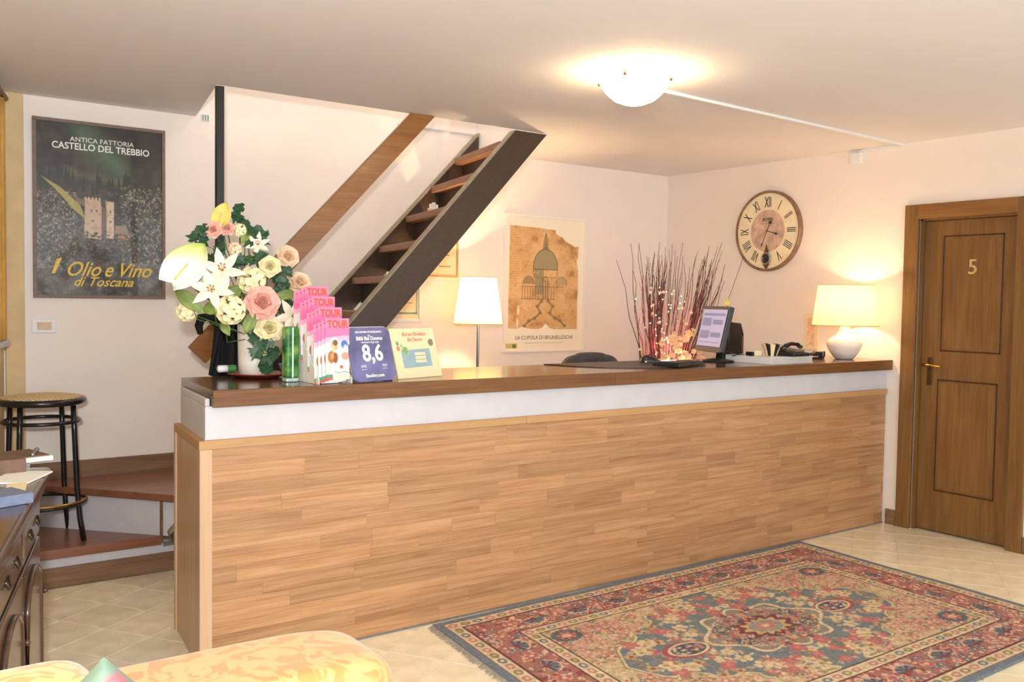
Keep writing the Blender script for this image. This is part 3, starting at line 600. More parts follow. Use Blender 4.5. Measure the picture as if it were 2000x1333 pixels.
iw2, ih2 = gx1-gx0-0.032, gz1-gz0-0.032; T1 = BW((gx0+0.016, YB-0.010, gz0+0.016)); panel(dc, T1, iw2, ih2, 'print', 'parchment_print', pd)
text('LA CUPOLA DI BRUNELLESCHI', 0.040, T1 @ Matrix.Translation((0.5*iw2, 0.092*ih2, 0.001)), plain('grey_ink', (120, 104, 84), 0.7), pd, 'lettering', sx=1.02)
MB(T1).box(0.25*iw2, 0.75*iw2, 0.050*ih2, 0.053*ih2, 0.0005, 0.001).build('caption_rule', plain('faint_ink', (196, 174, 138), 0.7), pd)
# two certificates by the stairs
for (x0, x1, z0, z1, lb, fm) in ((2.97, 3.252, 1.30, 1.68, 'pale framed certificate half hidden under the stair stringer', 'frame_white'), (3.29, 3.548, 1.620, 1.96, 'thin-framed certificate on the wall above the glowing lamp', 'trim')):
    c_ = framed(x0, x1, z0, z1, 'framed_certificate', lb, 0.012 if fm == 'trim' else 0.022, fm)
    MB().box(x0+0.012, x1-0.012, YB-0.008, YB-0.002, z0+0.012, z1-0.012).build('sheet', 'cream', c_)
    if fm == 'frame_white':
        bl_ = plain('certificate_border', (110, 140, 140), 0.6)
        for a in ((x0+0.035, x1-0.035, z0+0.055, z0+0.068), (x1-0.043, x1-0.035, z0+0.055, z1-0.05)): MB().box(a[0], a[1], YB-0.0095, YB-0.007, a[2], a[3]).build('border', bl_, c_)
        for k in range(4): MB().box(x0+0.09, x1-0.07-0.02*(k % 2), YB-0.009, YB-0.007, z0+0.13+0.05*k, z0+0.136+0.05*k).build('text_line', plain('line_ink', (150, 130, 100), 0.7), c_)
    else:
        for k in range(3): MB().box(x0+0.10, x1-0.06-0.01*k, YB-0.009, YB-0.007, z0+0.07+0.08*k, z0+0.078+0.08*k).build('text_line', plain('line_ink', (150, 130, 100), 0.7), c_)
# switch plate, little striped vent
sw = thing('light_switch', 'white rectangular light switch plate below the dark poster', 'switch', (0.872, YB-0.01, 1.242)); MB().box(0.813, 0.932, YB-0.010, YB, 1.243, 1.319).build('plate', 'plasticw', sw, bevel=0.008, seg=4); MB().box(0.838, 0.911, YB-0.013, YB-0.006, 1.260, 1.303).build('rocker', plain('rocker_beige', (214, 186, 152), 0.5), sw, bevel=0.002)
sv = thing('wall_vent', 'tiny striped vent at the top of the wall by the post', 'vent', (1.752, YB-0.008, 2.50)); MB().box(1.728, 1.776, YB-0.008, YB, 2.505, 2.545).build('vent_body', 'plasticw', sv)
for k in range(3): MB().box(1.733+0.015*k, 1.741+0.015*k, YB-0.011, YB-0.006, 2.508, 2.542).build('slat', plain('vent_slat', (128, 150, 150), 0.5), sv)

# ================================================================== LAMPS
def table_lamp(c, z0, bprof, shade, name, label, power, pole=None, basemat='ceramic'):
    t = thing(name, label, 'lamp', (c[0], c[1], z0))
    MB().lathe(bprof, (c[0], c[1], z0), 40, True, True).build('base', basemat, t, smooth=True)
    rb, rt, s0, s1 = shade
    if pole: MB().tube([(c[0], c[1], z0+pole[0]), (c[0], c[1], z0+pole[1])], pole[2], 10).build('pole', 'steel' if basemat != 'ceramic' else 'brass', t)
    sh = MB(); sh.lathe([(rb, s0), (rt, s1)], (c[0], c[1], z0), 48); sh.build('lamp_shade', 'shade', t, smooth=True)
    for r_, s_ in ((rb, s0), (rt, s1)): MB().tube([(c[0]+r_*math.cos(a), c[1]+r_*math.sin(a), z0+s_) for a in np.linspace(0, 2*math.pi, 40, False)], 0.0025, 6, closed=True).build('shade_hem', plain('shade_hem', (196, 160, 110), 0.7), t)
    sp = MB(); 
    for a in (0, 2.09, 4.19): sp.tube([(c[0], c[1], z0+s1-0.02), (c[0]+rt*math.cos(a), c[1]+rt*math.sin(a), z0+s1)], 0.0015, 5)
    sp.build('spider', 'steel', t)
    MB().ball((c[0], c[1], z0+(s0+s1)/2), 0.03, 12, 1.3).build('bulb', emit('bulb_'+name, (255, 214, 150), 30), t, smooth=True)
    lamp(name+'_bulb', 'POINT', (c[0], c[1], z0+(s0*0.45+s1*0.55)), power, WARM, 0.035)
    return t
table_lamp((5.425, 3.70), ZT+0.001, [(0.052, 0), (0.062, 0.004), (0.092, 0.045), (0.113, 0.085), (0.116, 0.105), (0.110, 0.122), (0.085, 0.143), (0.055, 0.160), (0.040, 0.185), (0.032, 0.21), (0.026, 0.235)], (0.212, 0.178, 0.225, 0.495), 'table_lamp', 'white ceramic table lamp with cream shade at the counter end', 18, (0.235, 0.36, 0.006))
table_lamp((3.502, 5.25), 0.0, [(0.14, 0), (0.14, 0.012), (0.02, 0.03), (0.011, 0.04)], (0.168, 0.122, 1.297, 1.615), 'floor_lamp', 'slim floor lamp with glowing cream shade behind the counter', 66, (0.03, 1.42, 0.010), 'steel')

# ================================================================== STOOL, CURTAIN, CABINET, SOFA
SX, SY, SZ = 0.800, 5.22, 0.195
sl = thing('bar_stool', 'black bentwood bar stool with woven cane seat on the landing', 'stool', (SX, SY, SZ))
TZ = 0.735; SR = 0.195
MB().tube([(SX+SR*math.cos(a), SY+SR*math.sin(a), SZ+TZ-0.018) for a in np.linspace(0, 2*math.pi, 48, False)], 0.018, 10, closed=True).build('seat_rim', 'black', sl, smooth=True)
def cane_mat():
    m, nt, b = newmat('woven_cane'); tc = nt.nodes.new('ShaderNodeTexCoord'); mp = nt.nodes.new('ShaderNodeMapping'); mp.inputs['Rotation'].default_value = (0, 0, 0.6); mp.inputs['Scale'].default_value = (75, 75, 75)
    ck_ = nt.nodes.new('ShaderNodeTexChecker'); ck_.inputs['Scale'].default_value = 1.0; ck_.inputs['Color1'].default_value = rgba((236, 214, 160)); ck_.inputs['Color2'].default_value = rgba((198, 168, 116))
    nt.links.new(tc.outputs['Object'], mp.inputs[0]); nt.links.new(mp.outputs[0], ck_.inputs['Vector']); nt.links.new(ck_.outputs[0], b.inputs['Base Color']); b.inputs['Roughness'].default_value = 0.7; return m
MB().lathe([(0.0001, 0.012), (SR-0.05, 0.010), (SR-0.006, 0.003), (SR-0.008, -0.014), (0.0001, -0.016)], (SX, SY, SZ+TZ), 48).build('cane_seat', cane_mat(), sl)
for zz, rr_ in ((0.612, 0.178), (0.19, 0.205)):
    MB().tube([(SX+rr_*math.cos(a), SY+rr_*math.sin(a), SZ+zz) for a in np.linspace(0, 2*math.pi, 40, False)], 0.010, 8, closed=True).build('ring', 'black', sl, smooth=True)
MB().tube([(SX+0.207*math.cos(a), SY+0.207*math.sin(a), SZ+0.202) for a in np.linspace(-1.9, -0.2, 14)], 0.006, 6).build('footrest_strip', 'brass', sl, smooth=True)
for a in (-42, 48, 138, 228):
    a = math.radians(a); d = np.array([math.cos(a), math.sin(a)])
    path = [(SX+d[0]*r_, SY+d[1]*r_, SZ+z) for r_, z in ((0.172, TZ-0.03), (0.178, 0.56), (0.190, 0.28), (0.205, 0.12), (0.226, 0.0))]
    MB().tube(path, 0.0135, 10).build('leg', 'black', sl, smooth=True)
# curtain on the left wall
cu_ = thing('curtain', 'golden yellow curtain hanging at the far left edge', 'curtain', (xl(5.1)+0.05, 5.1, 1.20))
rowsC = []
for z in np.linspace(1.22, 2.45, 8):
    rowsC.append([(xl(y)+0.030+0.012*math.sin(y*46), y, z) for y in np.linspace(4.60, 5.44, 70)])
MB().grid(rowsC).build('curtain_cloth', plain('gold_cloth', (228, 178, 88), 0.7, var=0.08, scale=8), cu_, smooth=True, solid=0.003)
MB().tube([(xl(4.55)+0.035, 4.55, 2.47), (xl(5.47)+0.035, 5.47, 2.47)], 0.014, 10).build('curtain_rod', 'skirt', cu_, smooth=True)
MB().prism([(xl(4.6)+0.005, 4.6), (xl(5.44)+0.005, 5.44), (xl(5.44)+0.05, 5.44), (xl(4.6)+0.05, 4.6)], 1.185, 1.216).build('window_ledge', 'white', cu_, bevel=0.003)
# dark carved cabinet, front facing right
far = np.array([0.535, 3.48]); cX = np.array([0.2425, 0.9701]); CL = 1.60; org = far-cX*CL
TCa = basis((org[0], org[1], 0), (cX[0], cX[1], 0), (-cX[1], cX[0], 0))
cb = thing('carved_cabinet', 'dark polished carved sideboard along the left wall', 'cabinet', (far[0]-0.2, far[1]-0.5, 0))
MB(TCa).box(0.02, CL-0.015, 0.02, 0.345, 0.06, 0.815).build('body', 'cabinet', cb, bevel=0.004)
MB(TCa).box(0.0, CL, 0.0, 0.345, 0.0, 0.06).build('plinth', 'cabinet', cb, bevel=0.006)
MB(TCa).box(-0.02, CL+0.02, -0.025, 0.350, 0.815, 0.862).build('top', 'cabinet', cb, bevel=0.014, seg=4)
nd = 3; dw = (CL-0.08)/nd
for k in range(nd):
    x0 = 0.045+dw*k; x1 = x0+dw-0.02
    dwr = MB(TCa).box(x0, x1, 0.006, 0.03, 0.655, 0.80).build('drawer', 'cabinet', cb, bevel=0.005)
    MB(TCa).box(x0+0.03, x1-0.03, 0.001, 0.01, 0.68, 0.775).build('drawer_field', 'sheen', dwr, bevel=0.004)
    for xh in (x0+dw*0.3, x0+dw*0.68):
        h_ = MB(TCa); h_.lathe([(0.016, 0), (0.006, 0.004)], n=12); hh = MB(TCa); hh.tube([(xh-0.028, 0.0, 0.735), (xh-0.02, -0.007, 0.715), (xh, -0.009, 0.708), (xh+0.02, -0.007, 0.715), (xh+0.028, 0.0, 0.735)], 0.004, 6); hh.build('drawer_pull', plain('pull_metal_%d' % k, (96, 80, 62), 0.35, metal=0.8), dwr, smooth=True)
    do_ = MB(TCa).box(x0, x1, 0.004, 0.03, 0.075, 0.64).build('cabinet_door', 'cabinet', cb, bevel=0.005)
    ar = [(x0+0.06, 0.13), (x1-0.06, 0.13), (x1-0.06, 0.50)]+[((x0+x1)/2+(dw/2-0.07)*math.cos(t), 0.50+0.09*math.sin(t)) for t in np.linspace(0.1, math.pi-0.1, 12)]+[(x0+0.06, 0.50)]
    MB(TCa).prism(ar, -0.004, 0.01, 1).build('door_field', 'sheen', do_, bevel=0.006)
    MB(TCa).tube([(a, -0.002, b) for a, b in ar], 0.008, 6, closed=True).build('door_molding', 'cabinet', do_, smooth=True)
    kb_ = MB(TCa @ Matrix.Translation((x1-0.03, -0.012, 0.46))); kb_.ball((0,0,0), 0.010, 10); kb_.build('knob', 'cabinet', do_, smooth=True)
# things lying on the cabinet (distance from the cabinet top)
ZC = 0.8625
def slab(px, py, L_, Wd, th, rot, mat, name, label, cat, z=ZC, extra=None):
    p = at(px, py, 2, z); T = Matrix.Translation((p[0], p[1], z)) @ Matrix.Rotation(math.radians(rot), 4, 'Z')
    o = MB(T).box(-L_/2, L_/2, -Wd/2, Wd/2, 0.0, th).build(name, mat, None, bevel=min(0.002, th/4)); tag(o, label, cat)
    return o, T
o, T = slab(8, 903, 0.24, 0.17, 0.024, 14, plain('brown_cover', (112, 84, 66), 0.6), 'notebook', 'thick brown notebook at the far end of the sideboard', 'book')
MB(T).box(-0.127, 0.127, -0.097, 0.09, 0.004, 0.020).build('pages', 'paper', o)
MB(T).tube([(0.06+0.0, -0.085, 0.028), (0.125, 0.03, 0.028)], 0.008, 8).build('pen_loop', 'steel', o, smooth=True)
slab(38, 935, 0.20, 0.13, 0.006, 60, 'paper', 'paper_sheet', 'white loose papers next to the brown notebook', 'paper')
slab(30, 962, 0.055, 0.20, 0.010, -10, 'cream', 'card_holder', 'upright pale yellow card lying nearest the sideboard edge', 'card')
slab(-4, 985, 0.14, 0.12, 0.030, 20, plain('blue_cover', (110, 120, 146), 0.5), 'blue_folder', 'blue-grey folder at the left frame edge on the sideboard', 'folder')
slab(5, 925, 0.12, 0.10, 0.05, 5, plain('brown_box', (112, 82, 64), 0.5), 'leather_box', 'small brown leather box at the left frame edge', 'box')
# sofa
def superq(mb, c, h, e1=0.35, e2=0.35, n=40, m_=20):
    sg = lambda v, e: math.copysign(abs(v)**e, v)
    pts = []
    for i in range(m_+1):
        v = -math.pi/2+math.pi*i/m_; row = []
        for j in range(n+1):
            u = -math.pi+2*math.pi*j/n; row.append((c[0]+h[0]*sg(math.cos(v), e1)*sg(math.cos(u), e2), c[1]+h[1]*sg(math.cos(v), e1)*sg(math.sin(u), e2), c[2]+h[2]*sg(math.sin(v), e1)))
        pts.append(row)
    return mb.grid(pts)
def damask():
    m, nt, b = newmat('yellow_damask'); N = nt.nodes; L = nt.links; tc = N.new('ShaderNodeTexCoord')
    n = N.new('ShaderNodeTexNoise'); n.inputs['Scale'].default_value = 13; n.inputs['Detail'].default_value = 1; n.inputs['Distortion'].default_value = 2.6; L.new(tc.outputs['Object'], n.inputs['Vector'])
    r = ramp(nt, [(0.44, (180, 128, 70)), (0.52, (196, 150, 94)), (0.60, (196, 150, 94))]); L.new(n.outputs['Fac'], r.inputs['Fac']); L.new(r.outputs[0], b.inputs['Base Color'])
    r2 = ramp(nt, [(0.46, (150, 150, 150)), (0.52, (190, 190, 190))]); L.new(n.outputs['Fac'], r2.inputs['Fac']); L.new(r2.outputs[0], b.inputs['Roughness']); b.inputs['Sheen Weight'].default_value = 0.2
    return m
M['damask'] = damask()
sf = thing('sofa', 'yellow damask sofa seen from its seat side in the foreground', 'sofa', (0.32, 1.25, 0))
mb = MB(); superq(mb, (0.305, 1.60, 0.435), (0.535, 0.125, 0.365), 0.16, 0.30, 60, 32); mb.build('backrest', 'damask', sf, smooth=True)
mb = MB(); superq(mb, (0.305, 1.14, 0.29), (0.50, 0.40, 0.15), 0.25, 0.25, 48, 20); mb.build('seat', 'damask', sf, smooth=True)
for sx_ in (-0.15, 0.765):
    mb = MB(); superq(mb, (sx_, 1.12, 0.34), (0.075, 0.42, 0.26), 0.4, 0.3, 40, 20); mb.build('arm', 'damask', sf, smooth=True)
for x, y in ((-0.12, 0.80), (0.73, 0.80), (-0.12, 1.60), (0.73, 1.60)): MB().tube([(x, y, 0.0), (x, y, 0.16)], [0.018, 0.026], 10).build('leg', 'cabinet', sf)
MB().tube([(0.837, 1.54, z) for z in np.linspace(0.3, 0.68, 6)]+[(0.831, 1.545, 0.735), (0.805, 1.55, 0.78)], 0.006, 6).build('piping', 'damask', sf, smooth=True)
mb = MB(); superq(mb, (0.185, 1.385, 0.715), (0.115, 0.08, 0.225), 0.5, 0.4, 40, 24); o = mb.build('back_cushion', 'damask', None, smooth=True); tag(o, 'puffy yellow damask cushion leaning on the left of the sofa back', 'cushion')
# teal throw pillow, standing on a corner
cvp = Canvas(70, 70, (122, 146, 138)); rn = random.Random(9)
for k in range(26):
    x, y = rn.uniform(2, 68), rn.uniform(2, 68); R_ = rn.uniform(3, 5.5)
    cvp.ell(x+3, y-3, R_, R_*0.5, (150, 180, 150), 0.8, rn.uniform(0, 3)); cvp.ell(x, y, R_, R_*0.8, (186, 96, 118), 0.9); cvp.ell(x, y, R_*0.5, R_*0.4, (206, 160, 166), 0.9)
cvp.ell(64.5, 61, 4.5, 3.6, (190, 96, 120), 1, 0.7); cvp.ell(64.5, 61, 2.6, 2.0, (212, 160, 168), 1, 0.7); cvp.ell(60, 66, 2.5, 1.4, (110, 130, 96))
cvp.a = cvp.a*np.array([0.74, 0.74, 0.66])
pc0 = at(203, 1284, 1, 1.24); S_ = 0.32
pX, pY = Vector((0.72, -0.05, 0.69)).normalized(), Vector((-0.66, 0.20, 0.72)).normalized(); pY = (pY-pX*pY.dot(pX)).normalized()
po = Vector(pc0)-pX*S_-pY*S_
Tp = basis(po, pX, pY)
pl = thing('throw_pillow', 'pale teal throw pillow with pink roses standing on its corner', 'pillow', (po[0], po[1], po[2]))
bump_ = lambda s: (lambda gx, gy: s*0.075*np.clip(16*(gx/S_)*(1-gx/S_)*(gy/S_)*(1-gy/S_), 0, 1)**0.42)
Tq = Tp @ Matrix.Translation((0.10, 0.10, 0)) @ Matrix.Translation((-0.10, -0.10, 0))
panel(cvp, Tq, S_, S_, 'print', 'pillow_front', pl, bend=bump_(1)); panel(cvp, Tq, S_, S_, 'print', 'pillow_back', pl, bend=bump_(-1))
for o in pl.children:
    for p in o.data.polygons: p.use_smooth = True

# ================================================================== RUG
RW_, RH_ = 640, 430; qw, qh = RW_//2, RH_//2; q = Canvas(qw, qh, (112, 124, 130)); mm = 2.70/RW_   # quarter, lower left corner
rg = random.Random(21)
BL, NV, RD, PK, CR2, OL, DR, TN = (110, 124, 132), (70, 78, 96), (168, 66, 66), (206, 124, 112), (222, 198, 150), (150, 130, 80), (112, 44, 48), (206, 168, 108)
dist = np.minimum(q.X, q.Y)*mm
diag = q.X-q.Y
def band(a, b, c): q.put(((dist >= a) & (dist < b)).astype(float), c)
def flower(x, y, R, pc_, cc_, n=6, oc=None):
    if oc: q.ell(x, y, R*1.15, R*1.0, oc, 0.9)
    for k in range(n):
        a = 2*math.pi*k/n+rg.random(); q.ell(x+R*0.6*math.cos(a), y+R*0.6*math.sin(a), R*0.45, R*0.34, pc_, 0.95, a)
    q.ell(x, y, R*0.36, R*0.36, cc_)
def scroll(x, y, R, a0, c, t=1.6):
    q.line([(x+R*(1-k/16)*math.cos(a0+k*0.42), y+R*(1-k/16)*math.sin(a0+k*0.42)) for k in range(14)], t, c)
# field and spandrel
xq, yq = qw*mm, qh*mm
fx_ = (q.X*mm-0.40)/(xq-0.40); fy_ = (q.Y*mm-0.40)/(yq-0.40)
cor = (1-np.clip(fx_, 0, 1))**1.25*1.0+(1-np.clip(fy_, 0, 1))**1.25*0.85+0.05*np.sin(14*np.arctan2(fy_+0.01, fx_+0.01))+0.03*np.sin(30*fx_)
spand = (cor > 0.98) & (dist >= 0.38)
q.put(((cor > 0.93) & (dist >= 0.38)).astype(float), CR2); q.put(((cor > 0.955) & (dist >= 0.38)).astype(float), OL, 0.8); q.put(spand.astype(float), (206, 176, 130))
ys_, xs2 = np.nonzero(spand)
for k in range(260):
    i = rg.randrange(len(ys_)); x, y = xs2[i], ys_[i]; t = rg.random()
    if t < 0.42: flower(x, y, rg.uniform(3.5, 7), rg.choice([PK, (196, 100, 96), (214, 140, 120)]), CR2, 5)
    elif t < 0.62: q.ell(x, y, rg.uniform(3, 6), rg.uniform(1.4, 2.4), OL, 0.9, rg.uniform(0, 3))
    elif t < 0.78: scroll(x, y, rg.uniform(4, 8), rg.uniform(0, 6), CR2, 1.4)
    elif t < 0.9: q.ell(x, y, 3, 2, TN, 0.9, rg.uniform(0, 3))
    else: flower(x, y, 4, (100, 108, 120), CR2, 5)
sx_, sy_ = 0.47/mm, 0.47/mm      # wreath in the corner
for k in range(18): a = 2*math.pi*k/18; q.ell(sx_+15*math.cos(a), sy_+13*math.sin(a), 4.2, 3.0, (84, 96, 104), 0.95, a)
for k in range(14): a = 2*math.pi*k/14; q.ell(sx_+9*math.cos(a), sy_+8*math.sin(a), 3.0, 2.4, RD if k % 2 else PK, 0.95, a)
q.ell(sx_, sy_, 6, 5, (222, 180, 130))
fld = (~((cor > 0.90))) & (dist >= 0.40)
fy2, fx2 = np.nonzero(fld)
for k in range(74):
    i = rg.randrange(len(fy2)); x, y = fx2[i], fy2[i]
    if (qw-x)*mm < 0.36 and (qh-y)*mm < 0.26: continue
    R = rg.uniform(6, 11); t = rg.random()
    if t < 0.38: flower(x, y, R, (206, 96, 96), PK, 7)
    elif t < 0.75: flower(x, y, R, CR2, TN, 6)
    else: flower(x, y, R*0.8, TN, RD, 6)
    for s in range(5):
        a = rg.uniform(0, 6.3); q.ell(x+R*1.5*math.cos(a), y+R*1.2*math.sin(a), 3.6, 1.8, rg.choice([CR2, TN, PK, OL]), 0.95, a)
# medallion at the centre
mx, my = qw, qh
ang_ = np.arctan2(q.Y-my, q.X-mx); rad_ = np.hypot((q.X-mx)*mm/0.36, (q.Y-my)*mm/0.25); lobes = 1+0.10*np.cos(8*ang_)
q.put((rad_ < lobes).astype(float), CR2); q.put((rad_ < lobes-0.07).astype(float), (146, 132, 116)); 
for k in range(90):
    a = rg.uniform(math.pi, 1.5*math.pi); r_ = rg.uniform(0.35, 0.88); x = mx+r_*0.36/mm*math.cos(a); y = my+r_*0.25/mm*math.sin(a)
    flower(x, y, rg.uniform(3, 5.5), rg.choice([PK, CR2, NV, (196, 92, 92), TN]), rg.choice([CR2, NV, RD]), 5)
q.put((rad_ < 0.46+0.05*np.cos(12*ang_)).astype(float), (128, 52, 56)); q.put((rad_ < 0.36+0.05*np.cos(12*ang_)).astype(float), TN); q.put((rad_ < 0.28).astype(float), (150, 146, 130)); q.put((rad_ < 0.17).astype(float), PK); q.put((rad_ < 0.07).astype(float), CR2)
px_, py_ = mx-0.52/mm, my        # pendant
q.ell(px_, py_, 0.13/mm, 0.085/mm, (176, 70, 70)); q.ell(px_+3, py_, 0.112/mm, 0.072/mm, CR2); q.ell(px_+3, py_, 0.096/mm, 0.058/mm, NV)
for k in range(22): q.ell(px_+3+rg.uniform(-19, 19), py_-rg.uniform(0, 11), 2.6, 1.9, rg.choice([PK, CR2, BL]), 0.95)
# borders, outside in
def guard(a, b):
    band(a, b, CR2); mid = (a+b)/2/mm; R = (b-a)/2/mm*0.78; k = mid; i = 0
    cols = [PK, OL, (110, 118, 132), PK, OL]
    while k < max(qw, qh):
        for (x, y, r1, r2) in ((k, mid, R*1.1, R*0.8), (mid, k, R*0.8, R*1.1)):
            if x < qw+5 and y < qh+5: q.ell(x, y, r1, r2, cols[i % 5]); q.ell(x, y, r1*0.45, r2*0.45, CR2 if i % 5 != 1 else TN)
        k += R*2.7; i += 1
band(0.115, 0.30, (178, 102, 92))
mb_, my2 = np.nonzero((dist > 0.115) & (dist < 0.30))
for k in range(480):
    i = rg.randrange(len(mb_)); x, y = my2[i], mb_[i]; t = rg.random()
    if t < 0.26: flower(x, y, rg.uniform(3, 5), (92, 100, 118), CR2, 5)
    elif t < 0.5: scroll(x, y, rg.uniform(4, 8), rg.uniform(0, 6), (230, 176, 140), 1.5)
    elif t < 0.72: q.ell(x, y, rg.uniform(3, 6), rg.uniform(1.5, 3), (158, 56, 58), 0.95, rg.uniform(0, 3))
    elif t < 0.88: q.ell(x, y, 3, 2, (226, 190, 144), 0.95, rg.uniform(0, 3))
    else: q.ell(x, y, 3, 2, OL, 0.9, rg.uniform(0, 3))
bc = 0.207/mm
for k in range(3, 12):
    for (x, y, ro) in ((k*31-18, bc, 0), (bc, k*31-18, 1)):
        if x > qw+10 or y > qh+10: continue
        if k % 2 == 0:
            for f in range(-4, 5):
                a = f*0.36+(math.pi/2 if not ro else 0); q.ell(x+8*math.cos(a), y+8*math.sin(a), 6.5, 2.0, (116, 126, 140) if f % 2 else NV, 1, a)
            q.ell(x, y, 4, 4, (150, 50, 54)); q.line([(x+15*math.cos(t), y+15*math.sin(t)) for t in np.linspace(0.3, math.pi-0.3, 12)] if not ro else [(x+15*math.cos(t), y+15*math.sin(t)) for t in np.linspace(-1.2, 1.2, 12)], 1.8, (236, 186, 150))
        else: flower(x, y, 8, (200, 90, 86), CR2, 6, (226, 176, 140))
guard(0.040, 0.105); guard(0.312, 0.372)
band(0.103, 0.115, DR); band(0.300, 0.312, DR); band(0.372, 0.380, (86, 54, 50)); band(0.036, 0.042, (150, 70, 66)); band(0, 0.036, (108, 122, 136))
full = Canvas(RW_, RH_, (0, 0, 0)); Q = q.a; full.a = np.concatenate([np.concatenate([Q, Q[:, ::-1]], 1), np.concatenate([Q[::-1], Q[::-1, ::-1]], 1)], 0)
gm = full.a.mean(-1, keepdims=True); full.a = full.a*0.74+0.26*(gm*0.72+0.25*np.array([0.66, 0.58, 0.46]))
full.a = np.clip(full.a*(0.86+0.28*fbm(RH_, RW_, 3, 31, 2))[..., None], 0, 1)
A_, B_, C_, D_ = np.array([2.096, 3.474]), np.array([4.712, 3.487]), np.array([4.622, 1.790]), np.array([1.920, 1.788])
rug = thing('persian_rug', 'blue and rose floral oriental rug in front of the counter', 'rug', (3.35, 2.65, 0))
ro = panel(full, Matrix.Identity(4), 1.0, 1.0, 'rug', 'pile')
co_ = np.empty(len(ro.data.vertices)*3); ro.data.vertices.foreach_get('co', co_); co_ = co_.reshape(-1, 3); u = (co_[:, 0]-co_[:, 0].min()); v = (co_[:, 1]-co_[:, 1].min())
P2 = (D_[None]*((1-u)*(1-v))[:, None]+C_[None]*(u*(1-v))[:, None]+A_[None]*((1-u)*v)[:, None]+B_[None]*(u*v)[:, None])
wv_ = 0.0015*np.sin(P2[:, 0]*9)*np.sin(P2[:, 1]*7)
new = np.stack([P2[:, 0]-3.35, P2[:, 1]-2.65, 0.0115+wv_], -1); ro.data.vertices.foreach_set('co', new.ravel()); ro.data.update(); place(ro, (3.35, 2.65, 0), rug)
for p in ro.data.polygons: p.use_smooth = True
md = ro.modifiers.new('solid', 'SOLIDIFY'); md.thickness = 0.0095; md.offset = -1
for (E0, E1, sg, nm) in ((D_, A_, -1, 0), (C_, B_, 1, 1)):
    fm = MB(); n_ = 260; rf = random.Random(nm)
    for k in range(n_):
        p = E0+(E1-E0)*(k+0.5)/n_; l = rf.uniform(0.022, 0.036)*(1.0 if sg < 0 else 0.6); dx = sg*l; dy = rf.uniform(-0.012, 0.012)
        w2 = 0.0032; fm.add([(p[0], p[1]-w2, 0.006), (p[0], p[1]+w2, 0.006), (p[0]+dx, p[1]+dy+w2, 0.0015), (p[0]+dx, p[1]+dy-w2, 0.0015), (p[0], p[1]-w2, 0.001), (p[0], p[1]+w2, 0.001)], [(0,1,2,3), (0,3,4), (1,5,2), (4,5,2,3)])
    fo = fm.build('fringe', plain('fringe_wool', (166, 156, 142), 0.9, var=0.1), rug); fo['kind'] = 'stuff'

# ================================================================== FLOWERS
def petal(mb, T, L_, W_2, curl=0.3, cup=0.25, n=6, m_=4, tip=0.0):
    """petal along +X from the origin, curling up in +Z"""
    pts = []
    for i in range(n+1):
        t = i/n; w_ = W_2*(math.sin(math.pi*min(0.06+t*0.94, 1))**0.75 if tip == 0 else math.sin(math.pi*(0.08+0.92*t))**0.9*(1-0.25*t)); r = []
        for j in range(m_+1):
            q_ = 2*j/m_-1; r.append((L_*t, w_*q_, curl*L_*t*t+cup*w_*q_*q_))
        pts.append(r)
    o_ = mb.T; mb.T = T; mb.grid(pts); mb.T = o_
def rose_mesh(R, T):
    mb = MB(); 
    for ring, (n, l, wd, el, z) in enumerate(((6, 1.0, 0.62, 12, -0.10), (6, 0.88, 0.55, 34, 0.0), (5, 0.72, 0.46, 56, 0.04), (4, 0.55, 0.36, 72, 0.08), (3, 0.45, 0.24, 84, 0.10))):
        for k in range(n):
            a = 2*math.pi*(k+0.5*(ring % 2))/n+0.3*ring+random.uniform(-0.12, 0.12)
            petal(mb, T @ Matrix.Rotation(a, 4, 'Z') @ Matrix.Translation((R*0.10, 0, R*z)) @ Matrix.Rotation(-math.radians(el), 4, 'Y'), R*l*0.9, R*wd, -0.18 if ring < 2 else 0.10, 0.45)
    return mb
def lily_mesh(R, T):
    mb = MB()
    for k in range(6): petal(mb, T @ Matrix.Rotation(math.pi/3*k+random.uniform(-0.1, 0.1), 4, 'Z') @ Matrix.Rotation(-math.radians(38), 4, 'Y'), R*1.12, R*0.27, -0.42, -0.35, 8, 4, 1)
    return mb
def stamens(R, T):
    mb = MB()
    for k in range(6):
        a = math.pi/3*k; e = T @ Vector((R*0.16*math.cos(a), R*0.16*math.sin(a), R*0.62)); mb.tube([T @ Vector((0, 0, 0)), e], R*0.012, 5); mb.ball(e, R*0.05, 6)
    return mb
def hyd_mesh(R, T, n=30):
    mb = MB()
    for k in range(n):
        z = 1-(k+0.5)/n*1.25; a = k*2.39996; r = math.sqrt(max(0, 1-z*z)); d = Vector((r*math.cos(a), r*math.sin(a), z))
        Tk = T @ facing(d*R*0.78, d, random.uniform(0, 6))
        for j in range(4): petal(mb, Tk @ Matrix.Rotation(math.pi/2*j, 4, 'Z') @ Matrix.Rotation(-0.25, 4, 'Y'), R*0.33, R*0.19, 0.1, 0.25, 5, 4)
    return mb
VC = np.array([1.468, 3.985]); VT = ZT+0.012+0.225     # vase axis and mouth height
def fpos(px, py, y): return Vector(at(px, py, 1, VC[1]+(y-4.79)*0.92))
def stem(parent, p, n, r=0.0028):
    m0 = Vector((VC[0]+random.uniform(-0.03, 0.03), VC[1]+random.uniform(-0.03, 0.03), VT-0.06)); n = Vector(n).normalized()
    mb = MB(); a = p-n*0.004; b = p-n*0.07; mb.tube([a, b*0.75+(b+m0)/2*0.25, (b+m0)/2, m0], r, 6); return mb.build('stem', 'stem', parent)
